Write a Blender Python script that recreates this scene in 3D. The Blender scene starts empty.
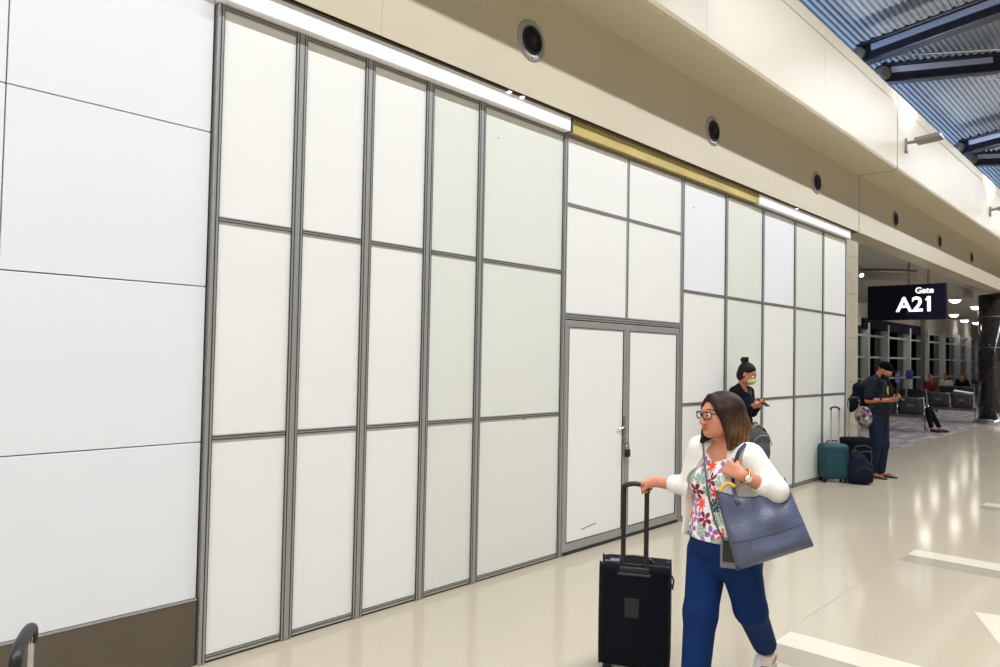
import bpy, bmesh, math, random
import numpy as np
from mathutils import Vector, Matrix
random.seed(7)
SC = bpy.context.scene
COL = SC.collection
R = math.radians

# ------------------------------------------------------------------ camera
CAMX, CAMH = 3.9043, 1.72
def cam_axes(yaw, pitch, roll):
    cy, sy = math.cos(yaw), math.sin(yaw)
    f = Vector((-cy*math.cos(pitch), sy*math.cos(pitch), math.sin(pitch)))
    r = Vector((sy, cy, 0)); u = r.cross(f)
    c, s = math.cos(roll), math.sin(roll)
    return c*r-s*u, s*r+c*u, f
cr, cu, cf = cam_axes(.807200707, .0297433452, -.0196557094)
cam_data = bpy.data.cameras.new('camera'); cam = bpy.data.objects.new('camera', cam_data); COL.objects.link(cam)
cam.matrix_world = Matrix(((cr.x, cu.x, -cf.x, CAMX), (cr.y, cu.y, -cf.y, 0), (cr.z, cu.z, -cf.z, CAMH), (0, 0, 0, 1)))
cam_data.sensor_fit = 'HORIZONTAL'; cam_data.sensor_width = 36; cam_data.lens = 36*721.04/1000
cam_data.clip_start = .05; cam_data.clip_end = 300
SC.camera = cam

# ------------------------------------------------------------------ world, lights, exposure
SC.view_settings.view_transform = 'Standard'; SC.view_settings.look = 'None'
SC.view_settings.gamma = 1; SC.view_settings.use_curve_mapping = False
SC.view_settings.exposure = 0.15
W = bpy.data.worlds.new('world'); SC.world = W; W.use_nodes = True
W.node_tree.nodes['Background'].inputs[0].default_value = (.03, .035, .05, 1)   # night outside
W.node_tree.nodes['Background'].inputs[1].default_value = 1.0
def area(name, loc, rot, sx, sy, power, col=(1, .93, .84)):
    d = bpy.data.lights.new(name, 'AREA'); d.shape = 'RECTANGLE'; d.size = sx; d.size_y = sy
    d.energy = power; d.color = col
    o = bpy.data.objects.new(name, d); COL.objects.link(o); o.location = loc; o.rotation_euler = rot
    return o
# long strip lights below the concourse roof; the last two are added ambient fill
area('linear_strip_light', (3.2, 16, 7.55), (0, R(-22), 0), .25, 50, 3900, (.90, .935, 1))
area('linear_strip_light', (6.6, 16, 7.9), (0, R(0), 0), .5, 50, 60, (.90, .94, 1))
area('linear_strip_light', (9.2, 10, 7.4), (0, R(0), 0), .5, 40, 40, (.90, .94, 1))
# unseen fill lamp, added to brighten the near wall boards
area('near_wall_fill', (8.5, -1.5, 4.2), (0, R(40), 0), 1.0, 9, 90, (.86, .92, 1))
# cool lamp added behind the fascia top to wash the roof deck blue
area('cool_roof_fill', (-.9, 20, 6.15), (0, R(180), 0), .3, 44, 520, (.55, .72, 1))

# ------------------------------------------------------------------ material helpers
def srgb(r, g, b):
    f = lambda c: (c/255/12.92) if c/255 <= .04045 else ((c/255+.055)/1.055)**2.4
    return (f(r), f(g), f(b), 1)
def mat(name, rgb, rough=.5, metal=0, spec=.5, bump=0, bscale=40, var=0, vscale=3, coat=0, emit=0, attr=None):
    m = bpy.data.materials.new(name); m.use_nodes = True; nt = m.node_tree; N = nt.nodes; L = nt.links
    b = N['Principled BSDF']; c = srgb(*rgb)
    b.inputs['Base Color'].default_value = c; b.inputs['Roughness'].default_value = rough
    b.inputs['Metallic'].default_value = metal; b.inputs['Specular IOR Level'].default_value = spec
    if coat: b.inputs['Coat Weight'].default_value = coat; b.inputs['Coat Roughness'].default_value = .08
    tc = N.new('ShaderNodeTexCoord')
    src = None
    if attr:
        a = N.new('ShaderNodeAttribute'); a.attribute_name = attr; src = a.outputs['Color']
    if var:
        n = N.new('ShaderNodeTexNoise'); n.inputs['Scale'].default_value = vscale; n.inputs['Detail'].default_value = 4
        L.new(tc.outputs['Object'], n.inputs['Vector'])
        mr = N.new('ShaderNodeMapRange'); mr.inputs['To Min'].default_value = 1-var; mr.inputs['To Max'].default_value = 1+var
        mr.inputs['From Min'].default_value = .3; mr.inputs['From Max'].default_value = .7
        L.new(n.outputs['Fac'], mr.inputs['Value'])
        mx = N.new('ShaderNodeMix'); mx.data_type = 'RGBA'; mx.blend_type = 'MULTIPLY'; mx.inputs['Factor'].default_value = 1
        if src: L.new(src, mx.inputs['A'])
        else: mx.inputs['A'].default_value = c
        L.new(mr.outputs['Result'], mx.inputs['B']); src = mx.outputs['Result']
    if src: L.new(src, b.inputs['Base Color'])
    if bump:
        n = N.new('ShaderNodeTexNoise'); n.inputs['Scale'].default_value = bscale; n.inputs['Detail'].default_value = 3
        L.new(tc.outputs['Object'], n.inputs['Vector'])
        bp = N.new('ShaderNodeBump'); bp.inputs['Strength'].default_value = bump; bp.inputs['Distance'].default_value = .01
        L.new(n.outputs['Fac'], bp.inputs['Height']); L.new(bp.outputs['Normal'], b.inputs['Normal'])
    if emit:
        b.inputs['Emission Color'].default_value = c; b.inputs['Emission Strength'].default_value = emit
    return m
def floor_mat():
    m = bpy.data.materials.new('polished_terrazzo'); m.use_nodes = True; nt = m.node_tree; N = nt.nodes; L = nt.links
    b = N['Principled BSDF']; tc = N.new('ShaderNodeTexCoord')
    n1 = N.new('ShaderNodeTexNoise'); n1.inputs['Scale'].default_value = 140; n1.inputs['Detail'].default_value = 2
    n2 = N.new('ShaderNodeTexNoise'); n2.inputs['Scale'].default_value = .7; n2.inputs['Detail'].default_value = 3
    v = N.new('ShaderNodeTexVoronoi'); v.inputs['Scale'].default_value = 160
    for n in (n1, n2, v): L.new(tc.outputs['Object'], n.inputs['Vector'])
    r = N.new('ShaderNodeValToRGB'); e = r.color_ramp.elements
    e[0].position = .3; e[0].color = srgb(172, 160, 138); e[1].position = .7; e[1].color = srgb(194, 183, 162)
    L.new(n1.outputs['Fac'], r.inputs['Fac'])
    mr = N.new('ShaderNodeMapRange'); mr.inputs['To Min'].default_value = .95; mr.inputs['To Max'].default_value = 1.05
    L.new(n2.outputs['Fac'], mr.inputs['Value'])
    mx = N.new('ShaderNodeMix'); mx.data_type = 'RGBA'; mx.blend_type = 'MULTIPLY'; mx.inputs['Factor'].default_value = 1
    L.new(r.outputs['Color'], mx.inputs['A']); L.new(mr.outputs['Result'], mx.inputs['B'])
    vr = N.new('ShaderNodeMapRange'); vr.inputs['From Min'].default_value = 0; vr.inputs['From Max'].default_value = .18
    vr.inputs['To Min'].default_value = .8; vr.inputs['To Max'].default_value = 1; L.new(v.outputs['Distance'], vr.inputs['Value'])
    mx2 = N.new('ShaderNodeMix'); mx2.data_type = 'RGBA'; mx2.blend_type = 'MULTIPLY'; mx2.inputs['Factor'].default_value = .6
    L.new(mx.outputs['Result'], mx2.inputs['A']); L.new(vr.outputs['Result'], mx2.inputs['B'])
    L.new(mx2.outputs['Result'], b.inputs['Base Color'])
    b.inputs['Roughness'].default_value = .11; b.inputs['Specular IOR Level'].default_value = .5
    n3 = N.new('ShaderNodeTexNoise'); n3.inputs['Scale'].default_value = 3; L.new(tc.outputs['Object'], n3.inputs['Vector'])
    bp = N.new('ShaderNodeBump'); bp.inputs['Strength'].default_value = .025; bp.inputs['Distance'].default_value = .02
    L.new(n3.outputs['Fac'], bp.inputs['Height']); L.new(bp.outputs['Normal'], b.inputs['Normal'])
    return m
def carpet_mat():
    m = bpy.data.materials.new('patterned_carpet'); m.use_nodes = True; nt = m.node_tree; N = nt.nodes; L = nt.links
    b = N['Principled BSDF']; tc = N.new('ShaderNodeTexCoord')
    mp = N.new('ShaderNodeMapping'); mp.inputs['Scale'].default_value = (3, .8, 1); L.new(tc.outputs['Object'], mp.inputs['Vector'])
    n1 = N.new('ShaderNodeTexNoise'); n1.inputs['Scale'].default_value = 1.6; n1.inputs['Detail'].default_value = 8; n1.inputs['Roughness'].default_value = .75
    L.new(mp.outputs['Vector'], n1.inputs['Vector'])
    r = N.new('ShaderNodeValToRGB'); e = r.color_ramp.elements
    e[0].position = .35; e[0].color = srgb(84, 78, 80); e[1].position = .65; e[1].color = srgb(168, 158, 154)
    x = r.color_ramp.elements.new(.5); x.color = srgb(122, 112, 112)
    L.new(n1.outputs['Fac'], r.inputs['Fac']); L.new(r.outputs['Color'], b.inputs['Base Color'])
    b.inputs['Roughness'].default_value = .95
    return m
def glass_mat():
    m = bpy.data.materials.new('window_glass'); m.use_nodes = True; nt = m.node_tree; N = nt.nodes; L = nt.links
    for n in list(N):
        if n.type != 'OUTPUT_MATERIAL': N.remove(n)
    out = [n for n in N if n.type == 'OUTPUT_MATERIAL'][0]
    g = N.new('ShaderNodeBsdfGlossy'); g.inputs['Roughness'].default_value = .02; g.inputs['Color'].default_value = (.9, .95, 1, 1)
    t = N.new('ShaderNodeBsdfTransparent'); t.inputs['Color'].default_value = (.72, .78, .8, 1)
    f = N.new('ShaderNodeFresnel'); f.inputs['IOR'].default_value = 1.5
    mx = N.new('ShaderNodeMixShader'); L.new(f.outputs[0], mx.inputs[0]); L.new(t.outputs[0], mx.inputs[1]); L.new(g.outputs[0], mx.inputs[2])
    L.new(mx.outputs[0], out.inputs['Surface'])
    return m
M = dict(
    panel=mat('white_laminate', (240, 239, 233), .32, spec=.45, var=.012, vscale=1.2),
    panel2=mat('pale_green_white_laminate', (228, 229, 218), .32, spec=.45, var=.012, vscale=1.2),
    panelw=mat('cool_white_board', (234, 235, 236), .45, spec=.35, var=.01, vscale=1),
    vinyl=mat('bright_white_board', (250, 249, 250), .5, spec=.3),
    gap=mat('dark_gap', (40, 38, 36), .8),
    alu=mat('brushed_aluminium', (172, 171, 167), .4, .45, bump=.05, bscale=200),
    alud=mat('aluminium_groove', (62, 60, 58), .5, .5),
    bronze=mat('bronze_base_plate', (108, 98, 84), .38, .45, var=.05, vscale=2),
    cream=mat('cream_fascia_metal', (202, 191, 165), .38, spec=.4, var=.02, vscale=1),
    joint=mat('fascia_joint', (96, 84, 66), .8),
    gold=mat('brass_sheet', (204, 180, 108), .35, .35, var=.18, vscale=1.3),
    stone=mat('polished_limestone', (186, 178, 156), .25, var=.08, vscale=3),
    steel=mat('satin_steel', (150, 148, 142), .35, .8),
    chrome=mat('chrome', (205, 205, 208), .18, .95),
    black=mat('black_plastic', (22, 22, 24), .45),
    rubber=mat('black_rubber', (18, 18, 18), .7),
    night=mat('navy_sign_face', (10, 14, 40), .3),
    white_lit=mat('lit_white_letter', (255, 255, 255), .4, emit=1.2),
    roofmat=mat('corrugated_roof_deck', (132, 140, 152), .6, .0, var=.03, vscale=.6),
    beam=mat('dark_steel_beam', (34, 38, 56), .5, .2),
    beamlite=mat('pale_blue_beam_flange', (176, 188, 222), .5),
    ceil=mat('hold_room_ceiling', (176, 172, 166), .8),
    lens=mat('lit_downlight_lens', (255, 246, 232), .4, emit=11),
    mull=mat('grey_window_frame', (214, 216, 220), .5),
    darkwall=mat('dark_outside', (14, 15, 18), .9),
    blackcol=mat('polished_black_granite', (38, 37, 38), .12, spec=.6, var=.3, vscale=5),
    skin=mat('skin', (196, 132, 104), .5, spec=.35, attr='Col'),
    paint=mat('dyed_surface', (255, 255, 255), .75, spec=.25, bump=.15, bscale=90, attr='Col'),
    hairm=mat('hair_strands', (255, 255, 255), .6, spec=.2, attr='Col', var=.35, vscale=70),
    navy=mat('navy_trouser_cloth', (6, 40, 90), .8, bump=.15, bscale=60, spec=.2),
    knit=mat('white_knit', (238, 233, 224), .9, bump=.35, bscale=160, spec=.15),
    blackcloth=mat('black_ballistic_nylon', (11, 14, 22), .85, bump=.3, bscale=400, spec=.15),
    patch=mat('dark_grey_patch', (24, 25, 30), .6),
    leather=mat('slate_blue_leather', (80, 85, 106), .45, bump=.3, bscale=60, var=.05, vscale=6),
    leatherd=mat('slate_blue_leather_edge', (52, 57, 78), .5),
    mustard=mat('mustard_cloth', (214, 168, 62), .7),
    teal=mat('teal_case_shell', (5, 62, 70), .6, bump=.15, bscale=120),
    darknavy=mat('dark_navy_cloth', (17, 22, 40), .9, bump=.15, bscale=80, spec=.2),
    jeans=mat('dark_denim', (24, 33, 54), .9, bump=.2, bscale=90, var=.12, vscale=9, spec=.2),
    charcoal=mat('charcoal_cloth', (70, 72, 72), .85, bump=.3, bscale=80, var=.2, vscale=20),
    glassd=mat('dark_phone_glass', (12, 12, 16), .08, spec=.6),
    greycase=mat('grey_pouch', (122, 118, 120), .6),
    kiosk=mat('kiosk_white', (190, 192, 200), .4),
    capblk=mat('black_cap_cloth', (8, 8, 9), .95, spec=.05),
    screen=mat('lit_blue_screen', (120, 130, 180), .3, emit=.15),
    bluelit=mat('blue_sign_cap', (40, 60, 120), .3, emit=.15),
    seatv=mat('black_seat_vinyl', (50, 52, 58), .3, spec=.6),
    shoe=mat('white_sneaker', (230, 232, 236), .6), shoeg=mat('blue_grey_shoe_panel', (130, 150, 175), .6),
    gold2=mat('gold_watch', (205, 180, 120), .25, .9), lens2=mat('spectacle_lens', (150, 150, 160), .05, spec=.8),
    frame=mat('dark_spectacle_frame', (30, 24, 24), .3), strap=mat('grey_strap', (92, 90, 92), .7),
    mask=mat('yellow_green_mask', (186, 192, 122), .85, var=.1, vscale=60),
    red=mat('red_cloth', (104, 38, 42), .8), blue=mat('blue_cloth', (34, 42, 78), .8), cloth_d=mat('dark_cloth', (15, 17, 27), .9, spec=.12),
    white=mat('white_cloth', (225, 225, 225), .8), glass=glass_mat(), floor=floor_mat(), carpet=carpet_mat(),
    inlay=mat('cream_terrazzo_inlay', (214, 205, 184), .18, var=.03, vscale=60),
    inlayd=mat('grey_terrazzo_inlay', (160, 151, 134), .18, var=.05, vscale=60),
    line=mat('terrazzo_divider', (172, 162, 142), .2),
)

# ------------------------------------------------------------------ mesh helpers
def link(name, me, m=None, parent=None):
    o = bpy.data.objects.new(name, me); COL.objects.link(o)
    if m is not None: me.materials.append(M[m] if isinstance(m, str) else m)
    if parent is not None: o.parent = parent
    return o
def obj(name, bm, m, parent=None, smooth=False):
    me = bpy.data.meshes.new(name); bmesh.ops.recalc_face_normals(bm, faces=bm.faces); bm.to_mesh(me); bm.free()
    if smooth: me.polygons.foreach_set('use_smooth', [True]*len(me.polygons))
    return link(name, me, m, parent)
def thing(name, label, cat, loc=(0, 0, 0), rotz=0, group=None):
    o = bpy.data.objects.new(name, None); COL.objects.link(o); o.empty_display_size = .1
    o.location = loc; o.rotation_euler = (0, 0, R(rotz)); return tag(o, label, cat, group)
def tag(o, label=None, cat=None, group=None, kind=None):
    if label: o['label'] = label
    if cat: o['category'] = cat
    if group: o['group'] = group
    if kind: o['kind'] = kind
    return o
def struct(o, label=None, cat=None):
    o['kind'] = 'structure'
    if label: o['label'] = label; o['category'] = cat or 'wall'
    return o
def xf(loc=(0, 0, 0), rot=(0, 0, 0)):
    return Matrix.Translation(loc) @ Matrix.Rotation(rot[2], 4, 'Z') @ Matrix.Rotation(rot[1], 4, 'Y') @ Matrix.Rotation(rot[0], 4, 'X')
def box(bm, c, s, bev=0, rot=(0, 0, 0), seg=1):
    b = bmesh.new(); bmesh.ops.create_cube(b, size=1)
    bmesh.ops.scale(b, vec=s, verts=b.verts)
    if bev: bmesh.ops.bevel(b, geom=b.edges[:], offset=bev, segments=seg, profile=.5, affect='EDGES')
    bmesh.ops.transform(b, matrix=xf(c, rot), verts=b.verts)
    t = bpy.data.meshes.new('t'); b.to_mesh(t); b.free(); bm.from_mesh(t); bpy.data.meshes.remove(t); return bm
def bx(a, b_, bev=0):      # box from two corners
    bm = bmesh.new(); c = [(p+q)/2 for p, q in zip(a, b_)]; s = [abs(q-p) for p, q in zip(a, b_)]
    return box(bm, c, s, bev)
def addbx(bm, a, b_, bev=0):
    c = [(p+q)/2 for p, q in zip(a, b_)]; s = [abs(q-p) for p, q in zip(a, b_)]; return box(bm, c, s, bev)
def lathe(bm, prof, loc=(0, 0, 0), rot=(0, 0, 0), n=24, caps=True):
    mt = xf(loc, rot); rings = []
    for r, z in prof:
        rings.append([bm.verts.new(mt @ Vector((r*math.cos(2*math.pi*i/n), r*math.sin(2*math.pi*i/n), z))) for i in range(n)])
    for a, b in zip(rings, rings[1:]):
        for i in range(n): bm.faces.new((a[i], a[(i+1) % n], b[(i+1) % n], b[i]))
    if caps:
        bm.faces.new(rings[0][::-1]); bm.faces.new(rings[-1])
    return bm
def catmull(P, n=8):
    P = [Vector(p) for p in P]
    if len(P) < 3: return P
    Q = [2*P[0]-P[1]]+P+[2*P[-1]-P[-2]]; out = []
    for i in range(1, len(Q)-2):
        for k in range(n):
            t = k/n; a, b, c, d = Q[i-1:i+3]
            out.append(.5*((2*b)+(c-a)*t+(2*a-5*b+4*c-d)*t*t+(3*b-a-3*c+d)*t*t*t))
    out.append(P[-1]); return out
def tube(bm, pts, r, n=10, smooth=0, flat=None, up=(0, 0, 1)):
    """r number or list; flat=(w,h) gives a rectangular strap section"""
    P = catmull(pts, smooth) if smooth else [Vector(p) for p in pts]
    rings = []; prev = None
    for i, p in enumerate(P):
        t = (P[min(i+1, len(P)-1)]-P[max(i-1, 0)]).normalized()
        a = prev if prev is not None else Vector(up)
        a = (a-t*a.dot(t))
        if a.length < 1e-4: a = Vector((1, 0, 0))-t*t.x
        a.normalize(); b = t.cross(a); prev = a
        if flat:
            w, hh = flat; rings.append([bm.verts.new(p+a*x*hh/2+b*y*w/2) for x, y in ((1, 1), (1, -1), (-1, -1), (-1, 1))])
        else:
            rr = r[min(i*len(r)//len(P), len(r)-1)] if isinstance(r, (list, tuple)) else r
            rings.append([bm.verts.new(p+(a*math.cos(2*math.pi*k/n)+b*math.sin(2*math.pi*k/n))*rr) for k in range(n)])
    m_ = len(rings[0])
    for A, B in zip(rings, rings[1:]):
        for i in range(m_): bm.faces.new((A[i], A[(i+1) % m_], B[(i+1) % m_], B[i]))
    bm.faces.new(rings[0][::-1]); bm.faces.new(rings[-1])
    return bm
def prism(bm, pts, z0, z1):
    a = [bm.verts.new((x, y, z0)) for x, y in pts]; b = [bm.verts.new((x, y, z1)) for x, y in pts]
    n = len(pts); bm.faces.new(a[::-1]); bm.faces.new(b)
    for i in range(n): bm.faces.new((a[i], a[(i+1) % n], b[(i+1) % n], b[i]))
    return bm
def copy_tree(o, parent=None):
    c = o.copy(); COL.objects.link(c); c.parent = parent
    for ch in list(o.children): copy_tree(ch, c)
    return c

# ------------------------------------------------------------------ sculpting by distance fields (numpy surface nets)
def _rotm(rot):
    return np.array(xf((0, 0, 0), rot).to_3x3())
def s_cap(P, a, b, ra, rb):
    a = np.array(a, float); b = np.array(b, float); d = b-a; q = P-a
    t = np.clip(q@d/max(d@d, 1e-9), 0, 1)
    return np.linalg.norm(q-t[:, None]*d, axis=1)-(ra+(rb-ra)*t)
def s_ell(P, c, r, rot=None):
    q = P-np.array(c, float)
    if rot is not None: q = q@_rotm(rot)
    r = np.array(r, float); k0 = np.linalg.norm(q/r, axis=1); k1 = np.linalg.norm(q/(r*r), axis=1)
    return k0*(k0-1)/np.maximum(k1, 1e-6)
def s_box(P, c, hs, rd=0.01, rot=None):
    q = P-np.array(c, float)
    if rot is not None: q = q@_rotm(rot)
    d = np.abs(q)-(np.array(hs, float)-rd)
    return np.linalg.norm(np.maximum(d, 0), axis=1)+np.minimum(d.max(axis=1), 0)-rd
KIND = dict(c=s_cap, e=s_ell, b=s_box)
def field(prims, P):
    d = np.full(len(P), 1e3)
    for pr in prims:
        op, k, kind, args = pr
        v = args[0](P) if kind == 'f' else KIND[kind](P, *args)
        if op == '+':
            if k > 0:
                h_ = np.maximum(k-np.abs(d-v), 0)/k; d = np.minimum(d, v)-h_*h_*k*.25
            else: d = np.minimum(d, v)
        elif op == '-':
            v = -v
            if k > 0:
                h_ = np.maximum(k-np.abs(d-v), 0)/k; d = np.maximum(d, v)+h_*h_*k*.25
            else: d = np.maximum(d, v)
        else: d = np.maximum(d, v)
    return d
def bounds(prims, pad):
    lo = np.full(3, 1e9); hi = -lo
    for op, k, kind, a in prims:
        if op != '+' or kind == 'f': continue
        if kind == 'c':
            A = np.array([a[0], a[1]], float); r = max(a[2], a[3]); l, h_ = A.min(0)-r, A.max(0)+r
        elif kind == 'e':
            r = max(a[1]) if len(a) > 2 and a[2] is not None else np.array(a[1]); l, h_ = np.array(a[0])-r, np.array(a[0])+r
        else:
            r = np.linalg.norm(a[1]) if len(a) > 3 and a[3] is not None else np.array(a[1]); l, h_ = np.array(a[0])-r, np.array(a[0])+r
        lo = np.minimum(lo, l); hi = np.maximum(hi, h_)
    return lo-pad, hi+pad
def sculpt(name, prims, vox, m, parent=None, color=None):
    lo, hi = bounds(prims, vox*4+.01); B = 8
    nb = np.ceil((hi-lo)/(vox*B)).astype(int); n = nb*B+1
    D = np.full(tuple(n), 1.0, np.float32)
    I = np.stack(np.meshgrid(*[np.arange(k) for k in nb], indexing='ij'), -1).reshape(-1, 3)
    C = lo+(I+.5)*B*vox; dc = field(prims, C)
    near = np.abs(dc) < B*vox*1.25
    for i in np.where(~near & (dc < 0))[0]:
        x, y, z = I[i]*B; D[x:x+B+1, y:y+B+1, z:z+B+1] = -1
    K = np.stack(np.meshgrid(*[np.arange(B+1)]*3, indexing='ij'), -1).reshape(-1, 3)
    idx = np.where(near)[0]
    for s in range(0, len(idx), 400):
        ii = idx[s:s+400]; G = (I[ii][:, None, :]*B+K[None]).reshape(-1, 3)
        D[G[:, 0], G[:, 1], G[:, 2]] = field(prims, lo+G*vox)
    S = D < 0
    cnt = np.zeros(tuple(n-1), np.int8); acc = np.zeros(tuple(n-1)+(3,), np.float32); ne = np.zeros(tuple(n-1), np.float32)
    for a in ((0, 0, 0), (1, 0, 0), (0, 1, 0), (0, 0, 1), (1, 1, 0), (1, 0, 1), (0, 1, 1), (1, 1, 1)):
        cnt += S[a[0]:n[0]-1+a[0], a[1]:n[1]-1+a[1], a[2]:n[2]-1+a[2]]
    act = np.argwhere((cnt > 0) & (cnt < 8))
    pos = np.zeros((len(act), 3)); num = np.zeros(len(act))
    for ax in range(3):
        o1, o2 = [q for q in range(3) if q != ax]
        for u in (0, 1):
            for v in (0, 1):
                a = act.copy(); a[:, o1] += u; a[:, o2] += v; b = a.copy(); b[:, ax] += 1
                da = D[a[:, 0], a[:, 1], a[:, 2]]; db = D[b[:, 0], b[:, 1], b[:, 2]]
                c = (da < 0) != (db < 0); t = np.where(c, da/np.where(c, da-db, 1), 0)
                q = a.astype(float); q[:, ax] += t; pos += q*c[:, None]; num += c
    V = lo+pos/num[:, None]*vox
    vid = np.full(tuple(n-1), -1, np.int64); vid[act[:, 0], act[:, 1], act[:, 2]] = np.arange(len(act))
    F = []
    for ax in range(3):
        o1, o2 = [(1, 2), (2, 0), (0, 1)][ax]
        A = [slice(1, -1)]*3; A[ax] = slice(0, -1); Bs = list(A); Bs[ax] = slice(1, None)
        sa, sb = S[tuple(A)], S[tuple(Bs)]
        for sgn in (0, 1):
            e = np.argwhere((sa != sb) & (sa == bool(sgn)))
            e = e+1; e[:, ax] -= 1
            def cell(u, v):
                c = e.copy(); c[:, o1] -= u; c[:, o2] -= v; return vid[c[:, 0], c[:, 1], c[:, 2]]
            q = np.stack([cell(1, 1), cell(0, 1), cell(0, 0), cell(1, 0)], 1)
            if not sgn: q = q[:, ::-1]
            F.append(q)
    F = np.concatenate(F); F = F[(F >= 0).all(1)]
    me = bpy.data.meshes.new(name); me.from_pydata(V.tolist(), [], F.tolist())
    me.polygons.foreach_set('use_smooth', [True]*len(me.polygons)); me.update()
    if color is not None:
        c = color(V) if callable(color) else np.tile(np.array(srgb(*color)), (len(V), 1))
        at = me.color_attributes.new('Col', 'FLOAT_COLOR', 'POINT'); at.data.foreach_set('color', c.astype(np.float32).ravel())
    return link(name, me, m, parent)
def C_(a, b, ra, rb=None, k=.02): return ('+', k, 'c', (a, b, ra, ra if rb is None else rb))
def E_(c, r, rot=None, k=.02): return ('+', k, 'e', (c, r, rot))
def B_(c, h_, rd=.01, rot=None, k=0): return ('+', k, 'b', (c, h_, rd, rot))
def SUB(p, k=0): return ('-', k)+tuple(p[2:])
def CUT(fn): return ('&', 0, 'f', (fn,))
def cols(n, rgb): return np.tile(np.array(srgb(*rgb)), (n, 1))

# ================================================================== THE SETTING
bm = bx((-16, -8, -.2), (11.2, 70, 0)); struct(obj('floor', bm, 'floor'))
def flat(name, pts, m, z=.0015): return struct(obj(name, prism(bmesh.new(), pts, 0.0002, z), m))
k = 1
for y in (4.5, 7.38, 10.6, 13.7):
    flat('trim_%d' % k, [(2.06, y-.10), (6, y-.02), (6, y+.25), (2.06, y+.15)], 'inlay'); k += 1
    flat('trim_%d' % k, [(2.06, y-.36), (6, y-.28), (6, y-.02), (2.06, y-.10)], 'inlayd'); k += 1
flat('trim_%d' % k, [(2.81, 5.96), (3.3, 4.8), (4.4, 5.25), (3.95, 6.4)], 'inlay'); k += 1
for a in ([(2.03, 4.9), (2.036, 4.9), (2.036, 7.4), (2.03, 7.4)], [(.05, 12.44), (8, 12.9), (8, 12.93), (.05, 12.47)],
          [(-.36, 12.5), (-.31, 12.5), (-.31, 60), (-.36, 60)]):
    flat('trim_%d' % k, a, 'line', .001); k += 1
o = obj('carpet', prism(bmesh.new(), [(-.36, 12.55), (-.36, 57.9), (-4.9, 57.9), (-4.9, 12.55)], 0, .006), 'carpet')
tag(o, 'grey patterned carpet under the waiting area seats', 'carpet')

# left wall: large cool white boards above a bronze base plate
TR = [k]
def trim(bm, m, lab=None, cat=None):
    o = struct(obj('trim_%d' % TR[0], bm, m), lab, cat); TR[0] += 1; return o
wl = struct(obj('wall_left', bx((-.5, -8, 0), (-.14, 12.5, 3.84)), 'gap'))
zr = [.362, 1.21, 2.065, 2.925, 3.86]
bm = bmesh.new()
for i in range(4):
    for y0, y1 in ((-3.3, -1.28), (-1.28, -.22), (-.22, .785), (.785, 1.745)):
        addbx(bm, (-.06, y0+.003, zr[i]+.003), (-.02, y1-.003, zr[i+1]-.003), .002)
b0 = obj('wall_board', bm, 'panelw', wl)
obj('backing', bx((-.14, -3.3, 0), (-.062, 1.745, 3.86)), 'gap', wl)
obj('base_plate', bx((-.06, -3.3, .004), (-.012, 1.745, .352), .002), 'bronze', wl)
obj('top_bead', bx((-.06, -3.3, .353), (-.009, 1.745, .362)), 'alu', wl)

# temporary partition of framed white panels
def post(bm, y, w, z0, z1):
    addbx(bm, (-.045, y-w/2, z0), (.006, y+w/2, z1), .002)
def section(y0, y1, w, rows, lab, mats, first=False, marks=None):
    """one framed bay standing between y0 and y1; own upright at its left edge"""
    t = thing('partition_section', lab, 'partition', (0, (y0+y1)/2, 0), 0, 'framed bays of the temporary partition'); oy = (y0+y1)/2
    a, b = y0-oy, y1-oy; z0, z1 = rows[0], rows[-1]
    for s, yy in ((1, a), (-1, b)):
        bm = bmesh.new()
        if w > .06:      # each bay brings its own upright; neighbours stand back to back
            addbx(bm, (-.045, yy, z0+.004), (.008, yy+s*w/2*.92, z1), .002)
            g = bmesh.new(); addbx(g, (0, yy+s*w*.20, z0+.01), (.0095, yy+s*w*.27, z1-.004)); addbx(g, (0, yy+s*w*.415, z0+.01), (.0088, yy+s*w*.463, z1-.002))
        else:
            addbx(bm, (-.045, yy, z0+.004), (.008, yy+s*w/2, z1), .002)
            g = bmesh.new(); addbx(g, (0, yy+s*w*.40, z0+.01), (.009, yy+s*w*.5, z1-.004))
        p = obj('upright', bm, 'alu', t); obj('groove', g, 'alud', p)
    ra, rb = a+w/2*.92, b-w/2*.92
    for i, z in enumerate(rows):
        if i == 0: za, zb = z+.022, z+.052
        elif i == len(rows)-1: za, zb = z-.034, z
        else: za, zb = z-.018, z+.018
        r_ = obj('rail', bx((-.04, ra, za), (.004, rb, zb), .002), 'alu', t)
        g = bmesh.new()
        for q in (.22, .62) if i else (.3, .8): addbx(g, (0, ra, za+(zb-za)*q), (.0055, rb, za+(zb-za)*(q+.14)))
        if i == 0: addbx(g, (-.03, ra, z+.001), (-.005, rb, za))
        obj('groove', g, 'alud', r_)
    for i in range(len(rows)-1):
        p = obj('panel', bx((-.032, ra-.005, rows[i]+.012), (-.003, rb+.005, rows[i+1]-.01), .001), mats[i] if isinstance(mats, (list, tuple)) else mats, t)
        for (mi, my, mz, ms) in (marks or []):
            if mi == i:
                g = bmesh.new(); box(g, (-.0025, my-oy, mz), (.0015, ms, ms*.4), 0, (R(-35), 0, 0)); box(g, (-.0025, my-oy+ms*.5, mz+ms*.2), (.0015, ms*.3, ms*.3))
                obj('scuff', g, 'alud', p)
    return t
R3 = [0, 1.23, 2.445, 3.655]
section(1.755, 2.28, .082, R3, 'leftmost narrow framed bay of the partition, beside the bronze base plate', 'panel')
section(2.28, 2.788, .082, R3, 'second narrow framed bay of the partition from the left', 'panel')
section(2.788, 3.312, .082, R3, 'third narrow framed bay of the partition from the left', 'panel')
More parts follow.
